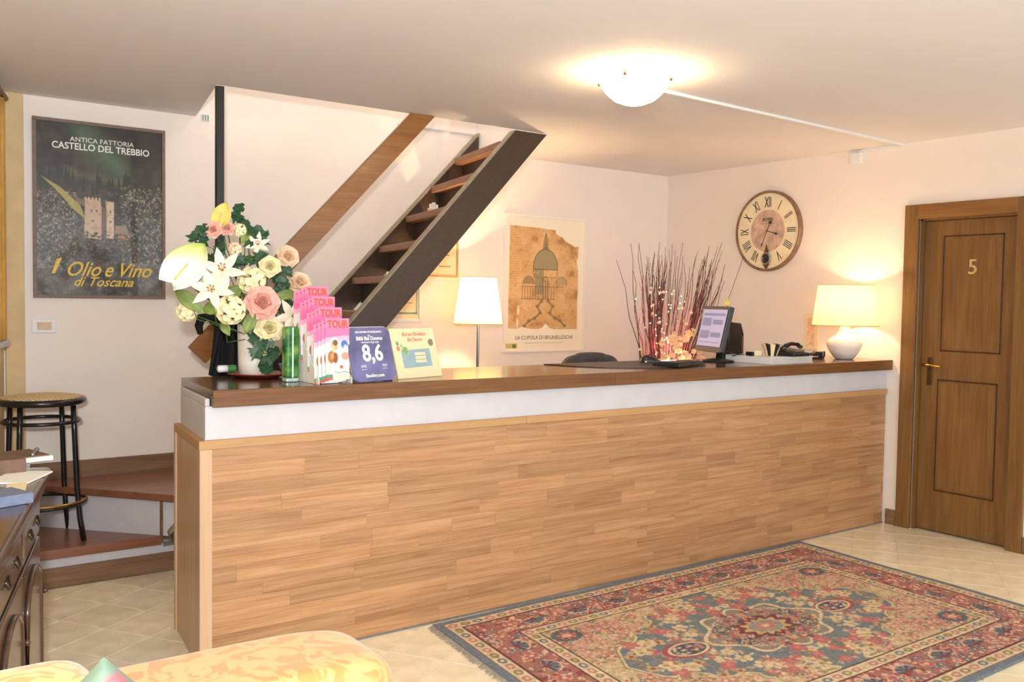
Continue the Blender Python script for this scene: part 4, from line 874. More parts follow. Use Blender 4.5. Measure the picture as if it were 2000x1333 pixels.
def fnorm(p, cam=0.75):
    o_ = Vector((p.x-VC[0], p.y-VC[1], p.z-(VT-0.02))).normalized(); c_ = (Vector(CAM)-p).normalized(); return (o_*(1-cam)+c_*cam+Vector((random.uniform(-.15, .15), 0, random.uniform(-.1, .2)))).normalized()
PXM = 0.00228
def bloom(kind, px, py, y, rpx, mat, label, cat, cam=0.75, group=None):
    p = fpos(px, py, y); n = fnorm(p, cam); R = rpx*PXM; T = facing(p, n, random.uniform(0, 6))
    mb = {'rose': rose_mesh, 'lily': lily_mesh, 'hyd': hyd_mesh}[kind](R, T)
    nm = {'rose': 'rose', 'lily': 'lily', 'hyd': 'hydrangea'}[kind]
    o = mb.build(nm, mat, None, tuple(p), smooth=True); tag(o, label, cat, group)
    if kind == 'lily': stamens(R, T).build('stamens', 'stamen', o)
    stem(o, p, n); return o
for a in (('rose', 417, 449, 4.80, 18, 'petal_pink', 'pink rose at the upper left under the yellow calla', 'rose'),
          ('rose', 444, 447, 4.82, 16, 'petal_pink', 'pink rose touching another, right of it under the yellow calla', 'rose'),
          ('rose', 512, 592, 4.64, 36, 'petal_pink', 'largest pink rose, low in the middle of the bouquet', 'rose'),
          ('rose', 562, 502, 4.84, 25, 'petal_peach', 'pale pink rose at the upper right of the bouquet', 'rose'),
          ('rose', 585, 553, 4.80, 26, 'petal_peach', 'peach rose at the far right of the bouquet', 'rose'),
          ('rose', 527, 521, 4.76, 23, 'petal_cream', 'cream rose right of centre below the ivy', 'rose'),
          ('rose', 525, 642, 4.64, 29, 'petal_cream', 'cream rose hanging lowest beside the vase', 'rose'),
          ('lily', 434, 530, 4.70, 38, 'petal_white', 'white star lily highest on the left of the bouquet', 'lily'),
          ('lily', 414, 566, 4.66, 36, 'petal_white', 'white star lily just above the broad left leaves', 'lily'),
          ('lily', 570, 618, 4.66, 33, 'petal_white', 'white lily drooping over the green tin', 'lily'),
          ('lily', 504, 478, 4.84, 22, 'petal_white', 'small half-open white lily near the bouquet top', 'lily'),
          ('hyd', 491, 549, 4.72, 29, 'petal_cream', 'cream hydrangea cluster in the centre of the bouquet', 'hydrangea'),
          ('hyd', 450, 606, 4.64, 30, 'petal_cream', 'cream hydrangea cluster low in front of the vase mouth', 'hydrangea'),
          ('hyd', 364, 608, 4.76, 21, 'petal_cream', 'cream hydrangea cluster at the lower left tip', 'hydrangea'),
          ('hyd', 391, 549, 4.80, 22, 'petal_white', 'white hydrangea cluster behind the left lilies', 'hydrangea'),
          ('hyd', 468, 450, 4.88, 15, 'petal_cream', 'tiny cream hydrangea cluster behind the upper pink roses', 'hydrangea'),
          ('hyd', 458, 487, 4.84, 15, 'petal_peach', 'tiny blush hydrangea cluster in the upper middle', 'hydrangea')):
    bloom(*a[:8])
# callas
def calla(px, py, y, w_, h, tilt, mat, label, roll):
    p = fpos(px, py, y); T = facing(p, (Vector(CAM)-p).normalized()+Vector((-0.2, 0, 0.2)), roll); W2, H2 = w_*PXM/2, h*PXM
    pts = []
    for i in range(13):
        t = i/12; wd = W2*math.sin(math.pi*(0.10+0.90*t))**0.7; r = []
        for j in range(9):
            q_ = 2*j/8-1; r.append((wd*q_, H2*(t-0.45)-0.10*H2*abs(q_)*(1-t), 0.55*W2*q_*q_*(1-0.7*t)+0.25*H2*(t-0.5)**2))
        pts.append(r)
    o = MB(T).grid(pts).build('calla_lily', mat, None, tuple(p), smooth=True, solid=0.0015); tag(o, label, 'calla lily')
    MB(T).tube([(0, -0.38*H2, 0.01), (0, 0.05*H2, 0.02)], 0.004, 8).build('spadix', 'petal_yellow', o, smooth=True); stem(o, p, (0, -0.3, 0.9)); return o
def calla_mat():
    m, nt, b = newmat('calla_green_white'); tc = nt.nodes.new('ShaderNodeTexCoord'); sp = nt.nodes.new('ShaderNodeSeparateXYZ'); nt.links.new(tc.outputs['Generated'], sp.inputs[0])
    r = ramp(nt, [(0.55, (248, 246, 240)), (0.80, (222, 228, 150)), (1.0, (190, 206, 96))]); nt.links.new(sp.outputs['Z'], r.inputs['Fac']); nt.links.new(r.outputs[0], b.inputs['Base Color']); b.inputs['Roughness'].default_value = 0.5; return m
calla(366, 520, 4.72, 72, 92, 0, calla_mat(), 'big white calla with green throat at the left of the bouquet', math.radians(-38))
calla(434, 421, 4.82, 36, 46, 0, 'petal_yellow', 'yellow calla at the very top of the bouquet', math.radians(-18))
# broad leaves
for px, py, y, L_, w_, ro_, lb in ((372, 590, 4.68, 66, 26, -40, 'broad yellow-green leaf at the far left'), (417, 601, 4.66, 40, 24, 20, 'broad pale leaf between two left lilies and the cream cluster'), (455, 573, 4.72, 46, 28, 40, 'broad dark leaf behind the lowest left cluster'),
                             (561, 576, 4.70, 48, 20, 8, 'pointed green leaf right of the big pink rose'), (488, 628, 4.64, 46, 24, 70, 'olive leaf hanging over the vase mouth'), (441, 642, 4.66, 32, 18, -62, 'pale leaf drooping left of the vase'), (480, 462, 4.86, 30, 16, 60, 'small olive leaf near the upper roses')):
    p = fpos(px, py, y); T = facing(p, fnorm(p, 0.85), math.radians(ro_)); L2, W2 = L_*PXM, w_*PXM/2; pts = []
    for i in range(11):
        t = i/10; wd = W2*math.sin(math.pi*(0.03+0.97*t)**0.85)**0.9; pts.append([(L2*(t-0.5), wd*q_, 0.35*wd*abs(q_)-0.25*L2*(t-0.5)**2) for q_ in (-1, -0.5, 0, 0.5, 1)])
    o = MB(T).grid(pts).build('broad_leaf', 'leaf', None, tuple(p), smooth=True, solid=0.001); tag(o, lb+' of the bouquet', 'leaf'); stem(o, p, (0, -0.4, 0.8), 0.002)
# ivy sprigs
IV = [(0, 0), (0.30, 0.42), (0.62, 0.40), (0.55, 0.16), (1.0, 0), (0.55, -0.16), (0.62, -0.40), (0.30, -0.42)]
def ivy(lb, pts, y):
    p0 = fpos(pts[0][0], pts[0][1], y); root = thing('ivy_sprig', lb, 'ivy', tuple(p0))
    P = [fpos(a, b, y+random.uniform(-0.03, 0.03)) for a, b in pts]
    MB().tube([Vector((VC[0], VC[1], VT-0.05))]+sorted(P, key=lambda v: (v-Vector((VC[0], VC[1], VT))).length), 0.0018, 5).build('vine', 'stem', root)
    for p in P:
        for k in range(3):
            pp = p+Vector((random.uniform(-.012, .012), random.uniform(-.02, .02), random.uniform(-.012, .012))); s_ = random.uniform(0.050, 0.072); T = facing(pp, fnorm(pp, 0.7)+Vector((random.uniform(-.5, .5), 0, random.uniform(-.4, .5))), random.uniform(0, 6.3))
            vs_ = [(s_*(a-0.4), s_*b, 0.18*s_*abs(b)) for a, b in IV]+[(s_*0.0, 0, 0.0)]
            MB(T).add(vs_, [(i, (i+1) % 8, 8) for i in range(8)]).build('leaf', 'ivy', root, solid=0.0006)
ivy('dark ivy sprig at the upper left of the bouquet', [(380, 462), (392, 450), (403, 470), (428, 490), (395, 478)], 4.82)
ivy('dark ivy sprig pointing up at the bouquet top', [(462, 422), (474, 434), (482, 446), (468, 410)], 4.88)
ivy('dark ivy sprig at the upper right of the bouquet', [(496, 460), (508, 455), (486, 470), (502, 470), (515, 468)], 4.88)
ivy('dark ivy sprig in the middle of the bouquet', [(465, 505), (480, 512), (500, 505), (515, 500), (458, 516)], 4.82)
ivy('dark ivy sprig behind the big white calla', [(400, 515), (412, 508), (392, 530)], 4.84)
ivy('dark ivy sprig right of the centre hydrangea', [(540, 545), (552, 552), (562, 530), (545, 562), (556, 568), (560, 592), (548, 600)], 4.76)
ivy('dark ivy sprig trailing down beside the vase', [(497, 662), (505, 680), (520, 672), (532, 690), (528, 704), (516, 716), (500, 690)], 4.66)
# vase with painted flower, plate
va = thing('vase', 'tall cream cylinder vase painted with a yellow flower', 'vase', (VC[0], VC[1], ZT+0.012))
MB().lathe([(0.056, 0.0), (0.068, 0.003), (0.072, 0.06), (0.074, 0.14), (0.076, 0.225), (0.071, 0.225), (0.068, 0.14), (0.062, 0.01), (0.0001, 0.01)], (VC[0], VC[1], ZT+0.012), 40, True).build('vase_body', 'ceramic', va, smooth=True)
fp = math.atan2(-VC[1]-0, -VC[0])+math.radians(20)
def onvase(a, z, r): return Matrix.Translation((VC[0], VC[1], ZT+0.012+z)) @ Matrix.Rotation(a, 4, 'Z') @ Matrix.Translation((0.0735, 0, 0)) @ Matrix.Rotation(math.pi/2, 4, 'Y')
for k in range(7):
    a = 2*math.pi*k/7; MB(onvase(fp, 0.125, 0) @ Matrix.Translation((0.022*math.cos(a), 0.022*math.sin(a), 0.0))).lathe([(0.0001, 0.002), (0.013, 0.001), (0.015, -0.002)], n=12).build('painted_petal', 'petal_yellow', va)
MB(onvase(fp, 0.128, 0)).lathe([(0.0001, 0.003), (0.008, 0.0025), (0.009, 0.0)], n=10).build('painted_centre', plain('crimson', (140, 30, 40), 0.5), va)
pp_ = MB().lathe([(0.0001, 0.0), (0.09, 0.0), (0.126, 0.016), (0.132, 0.018), (0.126, 0.021), (0.09, 0.009), (0.0001, 0.009)], (VC[0]+0.012, VC[1]-0.005, ZT+0.001), 48).build('saucer', 'red', None, smooth=True); tag(pp_, 'shallow terracotta red plate under the vase', 'plate')
# things around the vase
p = at(440, 729, 1, 4.02); cn = thing('lighter', 'small white and green capsule on the red plate', 'lighter', (p[0], p[1], ZT+0.023)); MB().tube([(p[0]-0.035, p[1], ZT+0.040), (p[0]-0.030, p[1], ZT+0.040), (p[0]+0.008, p[1], ZT+0.040)], [0.010, 0.016, 0.016], 12).build('white_end', 'plasticw', cn, smooth=True); MB().tube([(p[0]+0.008, p[1], ZT+0.040), (p[0]+0.045, p[1], ZT+0.040)], 0.0162, 12).build('green_end', plain('green_plastic', (60, 120, 60), 0.4), cn)
bl2 = MB().lathe([(0.04, 0.0), (0.055, 0.02), (0.070, 0.052), (0.066, 0.052), (0.050, 0.02), (0.0001, 0.01)], (1.665, 4.02, ZT+0.001), 28, True).build('bowl', plain('blue_glaze', (70, 104, 160), 0.3, var=0.2, scale=60, coat=0.3), None, smooth=True); tag(bl2, 'small blue patterned bowl behind the vase', 'bowl')
p = at(572, 747, 2, ZT); gt = thing('green_tin', 'tall green printed tin standing right of the vase', 'tin', (p[0], p[1]+0.03, ZT+0.001))
tinm, nt, b_ = newmat('green_print'); tc = nt.nodes.new('ShaderNodeTexCoord'); nz_ = nt.nodes.new('ShaderNodeTexNoise'); nz_.inputs['Scale'].default_value = 22; nt.links.new(tc.outputs['Object'], nz_.inputs['Vector']); rr2 = ramp(nt, [(0.35, (34, 92, 44)), (0.55, (70, 140, 60)), (0.72, (150, 180, 80))]); nt.links.new(nz_.outputs['Fac'], rr2.inputs['Fac']); nt.links.new(rr2.outputs[0], b_.inputs['Base Color']); b_.inputs['Roughness'].default_value = 0.18; b_.inputs['Coat Weight'].default_value = 0.6
MB().box(p[0]-0.030, p[0]+0.030, p[1]+0.0, p[1]+0.055, ZT+0.015, ZT+0.236).build('tin_body', tinm, gt, bevel=0.012, seg=4)
MB().box(p[0]-0.028, p[0]+0.028, p[1]+0.002, p[1]+0.053, ZT+0.001, ZT+0.017).build('tin_base', plain('clear_base', (190, 206, 200), 0.2), gt, bevel=0.005)
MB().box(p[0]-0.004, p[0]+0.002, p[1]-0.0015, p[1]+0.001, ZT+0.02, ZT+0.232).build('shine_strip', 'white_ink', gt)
# black cloth over the handrail end
rowsK = []
for i in range(14):
    t = i/13; z = 1.33-0.245*t-0.02*t*t; rowsK.append([(1.555+0.15*(q_-0.5)*(0.75+0.45*t)+0.012*math.sin(q_*9+t*2)-0.015*t, YN-0.085-0.022*math.sin(q_*21+t)-0.01*math.sin(q_*11), z+(-0.035*q_*t if q_ < 0.4 else -0.035*0.4*t)) for q_ in np.linspace(0, 1, 26)])
o = MB().grid(rowsK).build('hanging_cloth', 'cloth', None, smooth=True, solid=0.006); tag(o, 'black folded cloth hanging over the lower end of the handrail', 'cloth')
bk = MB().tube([(1.43, YN-0.07, 1.27), (1.42, YN-0.075, 1.31), (1.435, YN-0.075, 1.35), (1.475, YN-0.07, 1.355), (1.52, YN-0.08, 1.32)], [0.014, 0.020, 0.024, 0.022, 0.03], 10).build('cloth_loop', 'cloth', o, smooth=True)

# ================================================================== LEAFLETS, AWARD, CARD
def leaflet_canvas(seed):
    c = Canvas(30, 74, (238, 230, 222)); r = random.Random(seed)
    c.poly([(0, 50), (30, 50), (30, 74), (0, 74)], (236, 120, 168)); c.poly([(0, 64), (30, 64), (30, 74), (0, 74)], (242, 132, 170))
    c.poly([(0, 50), (30, 53), (30, 46), (0, 44)], (244, 176, 200))
    c.ell(11, 42, 5.5, 8, (244, 236, 232)); c.ell(11, 41, 4.2, 6.5, (206, 166, 120)); c.ell(12, 44, 3, 3.5, (92, 62, 44), 0.8); c.ell(9, 38, 2.5, 3, (228, 194, 150))
    c.ell(23, 41, 5.5, 7, (236, 226, 240)); c.ell(23, 42, 4.2, 5.2, (84, 112, 176)); c.ell(24, 39, 2.2, 2.6, (200, 206, 220))
    c.ell(7, 27, 4.5, 7.5, (172, 112, 60)); c.ell(12, 26, 3, 6.5, (140, 84, 46)); c.ell(8, 28, 2, 4, (214, 158, 94), 0.9)
    c.ell(24, 28, 5, 5, (236, 148, 128), 0.9); c.poly([(12, 8), (20, 12), (24, 24), (18, 24)], (226, 220, 222)); c.ell(20, 18, 5, 3, (196, 206, 214), 0.8); c.ell(19, 15, 2, 2, (176, 96, 60))
    c.poly([(0, 3), (9, 3), (9, 7), (0, 7)], (90, 150, 110)); c.poly([(0, 0), (9, 0), (9, 3), (0, 3)], (206, 90, 84)); c.poly([(0, 8), (9, 8), (9, 20), (0, 20)], (206, 212, 208)); c.poly([(12, 2), (28, 2), (28, 6), (12, 6)], (214, 216, 178))
    c.line([(11, 10), (16, 8), (22, 9.5), (28, 8)], 1.0, (120, 140, 110)); return c
lb_c = leaflet_canvas(1); LW, LH = 0.108, 0.257
bp0 = at(688, 750, 2, ZT); lx1, ly0 = bp0[0], bp0[1]
hd_ = thing('brochure_holder', 'white stepped cardboard holder filled with tour leaflets', 'holder', (lx1-0.07, ly0+0.15, ZT+0.001))
for k in range(4):
    yb = ly0+0.022+0.070*k; zb = ZT+0.001+(0.045*k)
    if k: MB().box(lx1-LW-0.035, lx1+0.002, yb-0.006, yb+0.05, zb-0.016, zb-0.004).build('step_shelf', 'paper', hd_)
    MB().box(lx1-LW-0.035, lx1+0.002, yb+0.052, yb+0.055, zb, zb+0.20).build('divider', 'paper', hd_)
for sx_ in (lx1-LW-0.038, lx1+0.002): MB().prism([(ly0+0.01, ZT+0.001), (ly0+0.29, ZT+0.001), (ly0+0.29, ZT+0.22), (ly0+0.23, ZT+0.22), (ly0+0.01, ZT+0.02)], sx_, sx_+0.003, 0).build('holder_side', 'paper', hd_)
tier = ['front', 'second', 'third', 'rear']; lf_me = None
redp = plain('tour_red', (214, 88, 40), 0.6)
for k in range(4):
    for j, (dx, dz) in enumerate(((-0.046, -0.048), (-0.030, -0.034), (-0.015, -0.018), (0, 0))):
        yb = ly0+0.024-0.004*j+0.012+0.070*k; zb = ZT+0.003+0.045*k+(dz+0.048)*0.3
        T = basis((lx1-LW+dx, yb, zb), (1,0,0), (0.02, 0.05, 1))
        fan = ['leftmost fanned', 'middle fanned', 'rightmost fanned', ''][j]; lab = ('pink tour leaflet, foremost of the %s tier of the holder' % tier[k]) if j == 3 else ('%s pink tour leaflet behind the foremost one, %s tier' % (fan, tier[k]))
        o = panel(lb_c, T, LW, LH*(1+dz*0.9), 'print', 'leaflet'); tag(o, lab, 'leaflet', 'tour leaflets fanned in the %s tier' % tier[k])
        tt = text('TOUR', 0.042, T @ Matrix.Translation((LW*0.52, LH*0.90*(1+dz*0.9), 0.0012)), redp, o, 'lettering', sx=0.80, bold=0.0012)
def leaning(BL_, BR_, z0=ZT+0.002, lean=0.22):
    p, r = Vector(at(BL_[0], BL_[1], 2, z0)), Vector(at(BR_[0], BR_[1], 2, z0)); X = (r-p); w_ = X.length; X.normalize(); back = Vector((-X.y, X.x, 0)); return basis(p, X, Vector((0,0,1))+back*lean), w_
Ta, aw = leaning((690, 749), (773, 742), lean=0.25)
ah = 0.236; acv = Canvas(64, 70, (120, 120, 160)); n1 = fbm(70, 64, 16, 41, 3); acv.put(np.clip((n1-0.45)*4, 0, 1)*(acv.Y > 24), (150, 142, 172), 0.8); acv.put((acv.Y < 26+6*np.sin(acv.X/9))*1.0, (72, 74, 128), 0.85); acv.put(np.clip((acv.Y-48)/22, 0, 1), (112, 112, 158), 0.7)
aw_t = thing('award_plaque', 'rounded blue-violet award plaque reading 8,6 on the counter', 'plaque', (WORLD[ct][0]*0+at(730, 746, 2, ZT)[0], at(730, 746, 2, ZT)[1], ZT+0.001))
def rrect(w_, h, r, n=6, rb=None):
    pts = []
    for cx, cy, a0 in ((w_-r, r, -90), (w_-r, h-r, 0), (r, h-r, 90), (r, r, 180)):
        for k in range(n+1): a = math.radians(a0+90*k/n); pts.append((cx+r*math.cos(a), cy+r*math.sin(a)))
    return pts
plq = plain('plaque_violet', (104, 104, 150), 0.25, var=0.22, scale=7, coat=0.3)
MB(Ta).prism(rrect(aw, ah, 0.035), 0.0, 0.008).build('plaque_body', plq, aw_t)
MB(Ta).prism(rrect(aw+0.006, ah+0.006, 0.037), -0.003, 0.0).build('plaque_back', plain('plaque_rim', (186, 176, 176), 0.3), aw_t)
for s_, sz, fx, fy, bd in (('2014 AWARD OF EXCELLENCE', 0.0125, 0.5, 0.915, 0.0003), ('per', 0.012, 0.5, 0.855, 0), ('B&B Bel Duomo', 0.026, 0.5, 0.795, 0.0006), ('valutazione degli ospiti', 0.013, 0.5, 0.725, 0), ('8,6', 0.112, 0.52, 0.510, 0.0024), ('Paolo Rossi', 0.016, 0.27, 0.285, 0), ('G. Tans', 0.016, 0.76, 0.285, 0), ('Direttore', 0.009, 0.27, 0.225, 0), ('Fondatore', 0.009, 0.76, 0.225, 0), ('Booking.com', 0.023, 0.5, 0.105, 0.0004)):
    if s_ in ('Paolo Rossi', 'G. Tans', 'Direttore', 'Fondatore'):
        x0_ = fx*aw; MB(Ta).tube([(x0_+0.024*(t-0.5)*1.3, fy*ah+0.006*math.sin(t*22+fx*9)*(1 if sz > 0.01 else 0.15), 0.0085) for t in np.linspace(0, 1, 22)], 0.0008, 4).build('signature', 'white_ink', aw_t); continue
    text(s_, sz*0.9, Ta @ Matrix.Translation((fx*aw, fy*ah, 0.0085)), 'white_ink', aw_t, 'lettering', bold=bd)
MB().box(*[v for v in (at(773, 742, 2, ZT)[0]-0.03, at(773, 742, 2, ZT)[0]+0.01, at(773, 742, 2, ZT)[1]+0.05, at(773, 742, 2, ZT)[1]+0.07, ZT+0.001, ZT+0.10)]).build('plaque_prop', 'blackplastic', aw_t)
Tb, bw = leaning((779, 741), (864, 734), lean=0.30); bh = 0.232
cdk = thing('info_card', 'cream card with red script and pale blue box on the counter', 'card', (at(820, 739, 2, ZT)[0], at(820, 739, 2, ZT)[1], ZT+0.001))
MB(Tb).box(0, bw, 0, bh, -0.004, 0.0).build('card_sheet', 'cream', cdk, bevel=0.001)
MB(Tb).prism([(0.17*bw, 0.20*bh), (0.82*bw, 0.22*bh), (0.82*bw, 0.58*bh), (0.17*bw, 0.56*bh)], 0.0, 0.0008).build('blue_box', plain('blue_box', (150, 178, 186), 0.6, var=0.03), cdk)
for k in range(3): MB(Tb).box(0.46*bw, 0.70*bw, (0.30+0.075*k)*bh, (0.355+0.075*k)*bh, 0.0008, 0.0014).build('entry_field', 'cream', cdk)
rs_ = plain('red_script', (206, 90, 74), 0.6)
text('Bed and Breakfast', 0.026, Tb @ Matrix.Translation((0.52*bw, 0.88*bh, 0.0006)), rs_, cdk, 'lettering', shear=0.4, sx=0.82); text('Bel Duomo', 0.026, Tb @ Matrix.Translation((0.52*bw, 0.77*bh, 0.0006)), rs_, cdk, 'lettering', shear=0.4, sx=0.82)
for fx, fy, R_, c in ((0.12, 0.70, 0.010, (120, 160, 110)), (0.20, 0.65, 0.008, (150, 180, 160)), (0.12, 0.60, 0.012, (226, 130, 110)), (0.88, 0.70, 0.018, (130, 128, 112)), (0.26, 0.55, 0.020, (130, 170, 90))):
    MB(Tb @ Matrix.Translation((fx*bw, fy*bh, 0.0))).lathe([(0.0001, 0.0016), (R_*0.7, 0.0015), (R_, 0.0)], n=12).build('printed_motif', plain('motif_%d' % int(fx*100+fy*10), c, 0.6, var=0.25, scale=200), cdk)

# ================================================================== DESK THINGS
mt = MB().prism([(3.18, 4.095), (3.25, 3.87), (3.33, 3.74), (3.45, 3.65), (3.59, 3.62), (3.71, 3.63), (3.83, 3.68), (3.91, 3.77), (3.94, 3.93), (3.94, 4.095)], ZT+0.0005, ZT+0.0045).build('desk_mat', plain('mat_brown', (58, 46, 38), 0.45, var=0.05), None); tag(mt, 'dark curved leather desk mat lying on the worktop', 'desk mat')
p = at(1270, 708, 2, ZT+0.005); mo = thing('computer_mouse', 'black computer mouse on the desk mat', 'mouse', (p[0], p[1], ZT+0.005))
mb = MB(Matrix.Translation((p[0], p[1], ZT+0.005)) @ Matrix.Rotation(math.radians(-20), 4, 'Z')); pts = []
for i in range(9):
    v = i/8*math.pi/2; pts.append([(0.062*math.cos(v)**0.6*math.cos(u), 0.033*math.cos(v)**0.6*math.sin(u), 0.036*math.sin(v)*(1-0.25*math.cos(u))) for u in np.linspace(0, 2*math.pi, 25)])
mb.grid(pts).build('mouse_shell', 'black', mo, smooth=True)
MB(Matrix.Translation((p[0], p[1], ZT+0.005)) @ Matrix.Rotation(math.radians(-20), 4, 'Z')).tube([(0.035, -0.004, 0.028), (0.035, 0.004, 0.028)], 0.006, 10).build('scroll_wheel', 'greyplastic', mo)
k0, k1 = Vector(at(1327, 716, 2, ZT+0.01)), Vector(at(1379, 710, 2, ZT+0.01)); kX = (k1-k0).normalized(); kn = Vector((-kX.y, kX.x, 0)); kl = (k1-k0).length
TK = basis((k0.x, k0.y, ZT+0.003), kX, kn); kbd = thing('keyboard', 'black computer keyboard in front of the monitor', 'keyboard', (k0.x+0.15, k0.y+0.1, ZT+0.002))
MB(TK).prism([(0, 0.0), (kl, 0.0), (kl, 0.012), (0, 0.020)], 0, 0.165, 1).build('keyboard_case', 'blackplastic', kbd, bevel=0.003)
km = plain('key_black', (52, 50, 50), 0.5); key_me = None
for r_ in range(5):
    for c_ in range(15):
        cx, cy = 0.015+c_*(kl-0.03)/14.2, 0.022+r_*0.029; zz = 0.020-(cx/kl)*0.008
        w3 = TK @ Vector((cx, cy, zz+0.001))
        if key_me is None:
            o = MB(Matrix(((TK[0][0], TK[0][1], 0, 0), (TK[1][0], TK[1][1], 0, 0), (0, 0, 1, 0), (0, 0, 0, 1)))).box(-0.0085, 0.0085, -0.012, 0.012, 0, 0.006).build('key', km, None, (0, 0, 0)); key_me = o.data
        else: o = bpy.data.objects.new('key', key_me); COL.objects.link(o)
        place(o, w3, kbd)
# monitor: screen faces the clerk, leaning back
mn = thing('monitor', 'black flat monitor turned sideways with lit pale screen', 'monitor', (4.38, 3.85, ZT+0.001))
md_ = Vector((0.394, 0.919, 0)); mnrm = Vector((-0.919, 0.394, 0)); tilt = 0.22
bl0 = Vector(at(1407, 680, 1, 3.74)); MW, MH = 0.36, 0.285
up_ = Vector((0, 0, 1))-mnrm*tilt; TM = basis(bl0+md_*MW-up_.normalized()*0.03, -md_, up_)
MB(TM).box(0, MW, 0, MH, -0.035, 0.0).build('monitor_case', 'blackplastic', mn, bevel=0.006)
MB(TM).box(0.0, MW, 0.0, 0.030, 0.0, 0.002).build('bezel', 'greyplastic', mn); MB(TM).box(0.0, MW, MH-0.018, MH, 0.0, 0.002).build('bezel', 'greyplastic', mn)
MB(TM).box(0.06, MW-0.06, 0.05, MH-0.05, -0.065, -0.033).build('monitor_back', 'blackplastic', mn, bevel=0.015, seg=3)
scr = MB(TM).box(0.012, MW-0.012, 0.032, MH-0.020, 0.0005, 0.0015).build('screen', emit('screen_glow', (178, 172, 200), 0.38), mn)
sl2 = emit('screen_line', (140, 140, 176), 0.3)
for a in ((0.03, MW-0.03, MH-0.06, MH-0.045), (0.03, 0.16, 0.16, 0.21), (0.18, MW-0.04, 0.17, 0.20), (0.03, 0.16, 0.08, 0.13), (0.18, MW-0.04, 0.09, 0.12), (0.03, MW-0.03, 0.055, 0.06)): MB(TM).box(a[0], a[1], a[2], a[3], 0.0015, 0.002).build('screen_block', sl2, scr)
nb = TM @ Vector((MW/2, 0.06, -0.04)); mb = MB(); mb.tube([nb, Vector((nb.x+0.04, nb.y-0.01, ZT+0.10)), Vector((nb.x+0.03, nb.y-0.01, ZT+0.018))], 0.020, 10); mb.build('stand_neck', 'blackplastic', mn, smooth=True)
MB().lathe([(0.10, 0.0), (0.10, 0.008), (0.03, 0.020), (0.0001, 0.021)], (nb.x+0.02, nb.y-0.01, ZT+0.001), 28, True).build('stand_base', 'blackplastic', mn, smooth=True)
mb = MB()
for k in range(3): mb.tube([(nb.x+0.06, nb.y-0.05-0.02*k, ZT+0.07-0.015*k), (nb.x+0.12+0.02*k, nb.y-0.08-0.01*k, ZT+0.045), (nb.x+0.15+0.02*k, nb.y-0.10, ZT+0.006), (nb.x+0.20, nb.y-0.07+0.04*k, ZT+0.005)], 0.0035, 6)
mb.build('cables', 'blackplastic', mn, smooth=True)
q1 = at(1452, 702, 2, ZT); tw_ = thing('computer_speaker', 'black box with sloping top behind the monitor', 'speaker', (q1[0], q1[1], ZT+0.001))
MB().prism([(q1[0]-0.15, 0.0+ZT+0.001), (q1[0]+0.0, ZT+0.001), (q1[0]+0.0, ZT+0.165), (q1[0]-0.028, ZT+0.235), (q1[0]-0.15, ZT+0.245)], q1[1], q1[1]+0.09, 1).build('box_shell', 'black', tw_, bevel=0.006); MB().box(q1[0]-0.02, q1[0]-0.016, q1[1]-0.002, q1[1]+0.001, ZT+0.03, ZT+0.15).build('front_line', 'greyplastic', tw_)
# small paper ornament with rod behind the monitor
q2 = Vector(at(1420, 590, 1, 4.07)); orn = thing('paper_ornament', 'small yellow paper ornament on a thin rod above the monitor', 'ornament', (q2.x, q2.y, ZT+0.001))
MB().tube([(q2.x+0.02, q2.y, ZT+0.001), (q2.x+0.005, q2.y, q2.z), Vector(at(1452, 502, 1, 4.07))], 0.0016, 6).build('rod', 'ink', orn)
MB().tube([(q2.x+0.02, q2.y, ZT+0.001), (q2.x+0.02, q2.y, ZT+0.012)], [0.03, 0.022], 14).build('foot', 'blackplastic', orn)
for a in (-0.02, 0.0, 0.016): MB().box(q2.x+a-0.010, q2.x+a+0.009, q2.y-0.006, q2.y+0.006, q2.z-0.024+abs(a)*0.3, q2.z+0.022-abs(a)).build('paper_fold', 'petal_yellow', orn, bevel=0.003)
# white box with things on it
w0, w1 = Vector(at(1505, 713, 2, ZT)), Vector(at(1588, 709, 2, ZT)); wX = (w1-w0).normalized(); wl_ = (w1-w0).length
TWb = basis((w0.x, w0.y, ZT+0.001), wX, Vector((-wX.y, wX.x, 0))); 
wbx = thing('white_binder', 'thick white register lying flat near the table lamp', 'binder', (w0.x+0.2, w0.y+0.12, ZT+0.001))
MB(TWb).box(0, wl_, 0.0, 0.34, 0.0, 0.004).build('cover', 'plasticw', wbx); MB(TWb).box(0, wl_, 0.0, 0.34, 0.038, 0.042).build('cover', 'plasticw', wbx, bevel=0.001); MB(TWb).box(0.0, 0.004, 0.0, 0.34, 0.004, 0.038).build('spine', 'plasticw', wbx); MB(TWb).box(0.006, wl_-0.004, 0.004, 0.335, 0.004, 0.038).build('pages', plain('page_edge', (206, 198, 190), 0.8, var=0.03), wbx)
ZW = ZT+0.0435
q3 = at(1507, 695, 2, ZW); cup = thing('striped_holder', 'small striped cup tipped on the white register', 'cup', (q3[0], q3[1], ZW))
for k in range(12):
    a0, a1 = 2*math.pi*k/12, 2*math.pi*(k+1)/12; vs_ = []
    for a in (a0, (a0+a1)/2, a1):
        for r_, z in ((0.032, 0.0), (0.040, 0.025), (0.060, 0.072)): vs_.append((q3[0]+r_*math.cos(a), q3[1]+r_*math.sin(a), ZW+z))
    MB().add(vs_, [(0,3,4,1),(1,4,5,2),(3,6,7,4),(4,7,8,5)]).build('stripe', 'cream' if k % 2 else 'blackplastic', cup, solid=0.003)
MB().lathe([(0.0001, 0.0), (0.033, 0.0), (0.033, 0.003), (0.0001, 0.003)], (q3[0], q3[1], ZW), 20).build('cup_base', 'cream', cup)
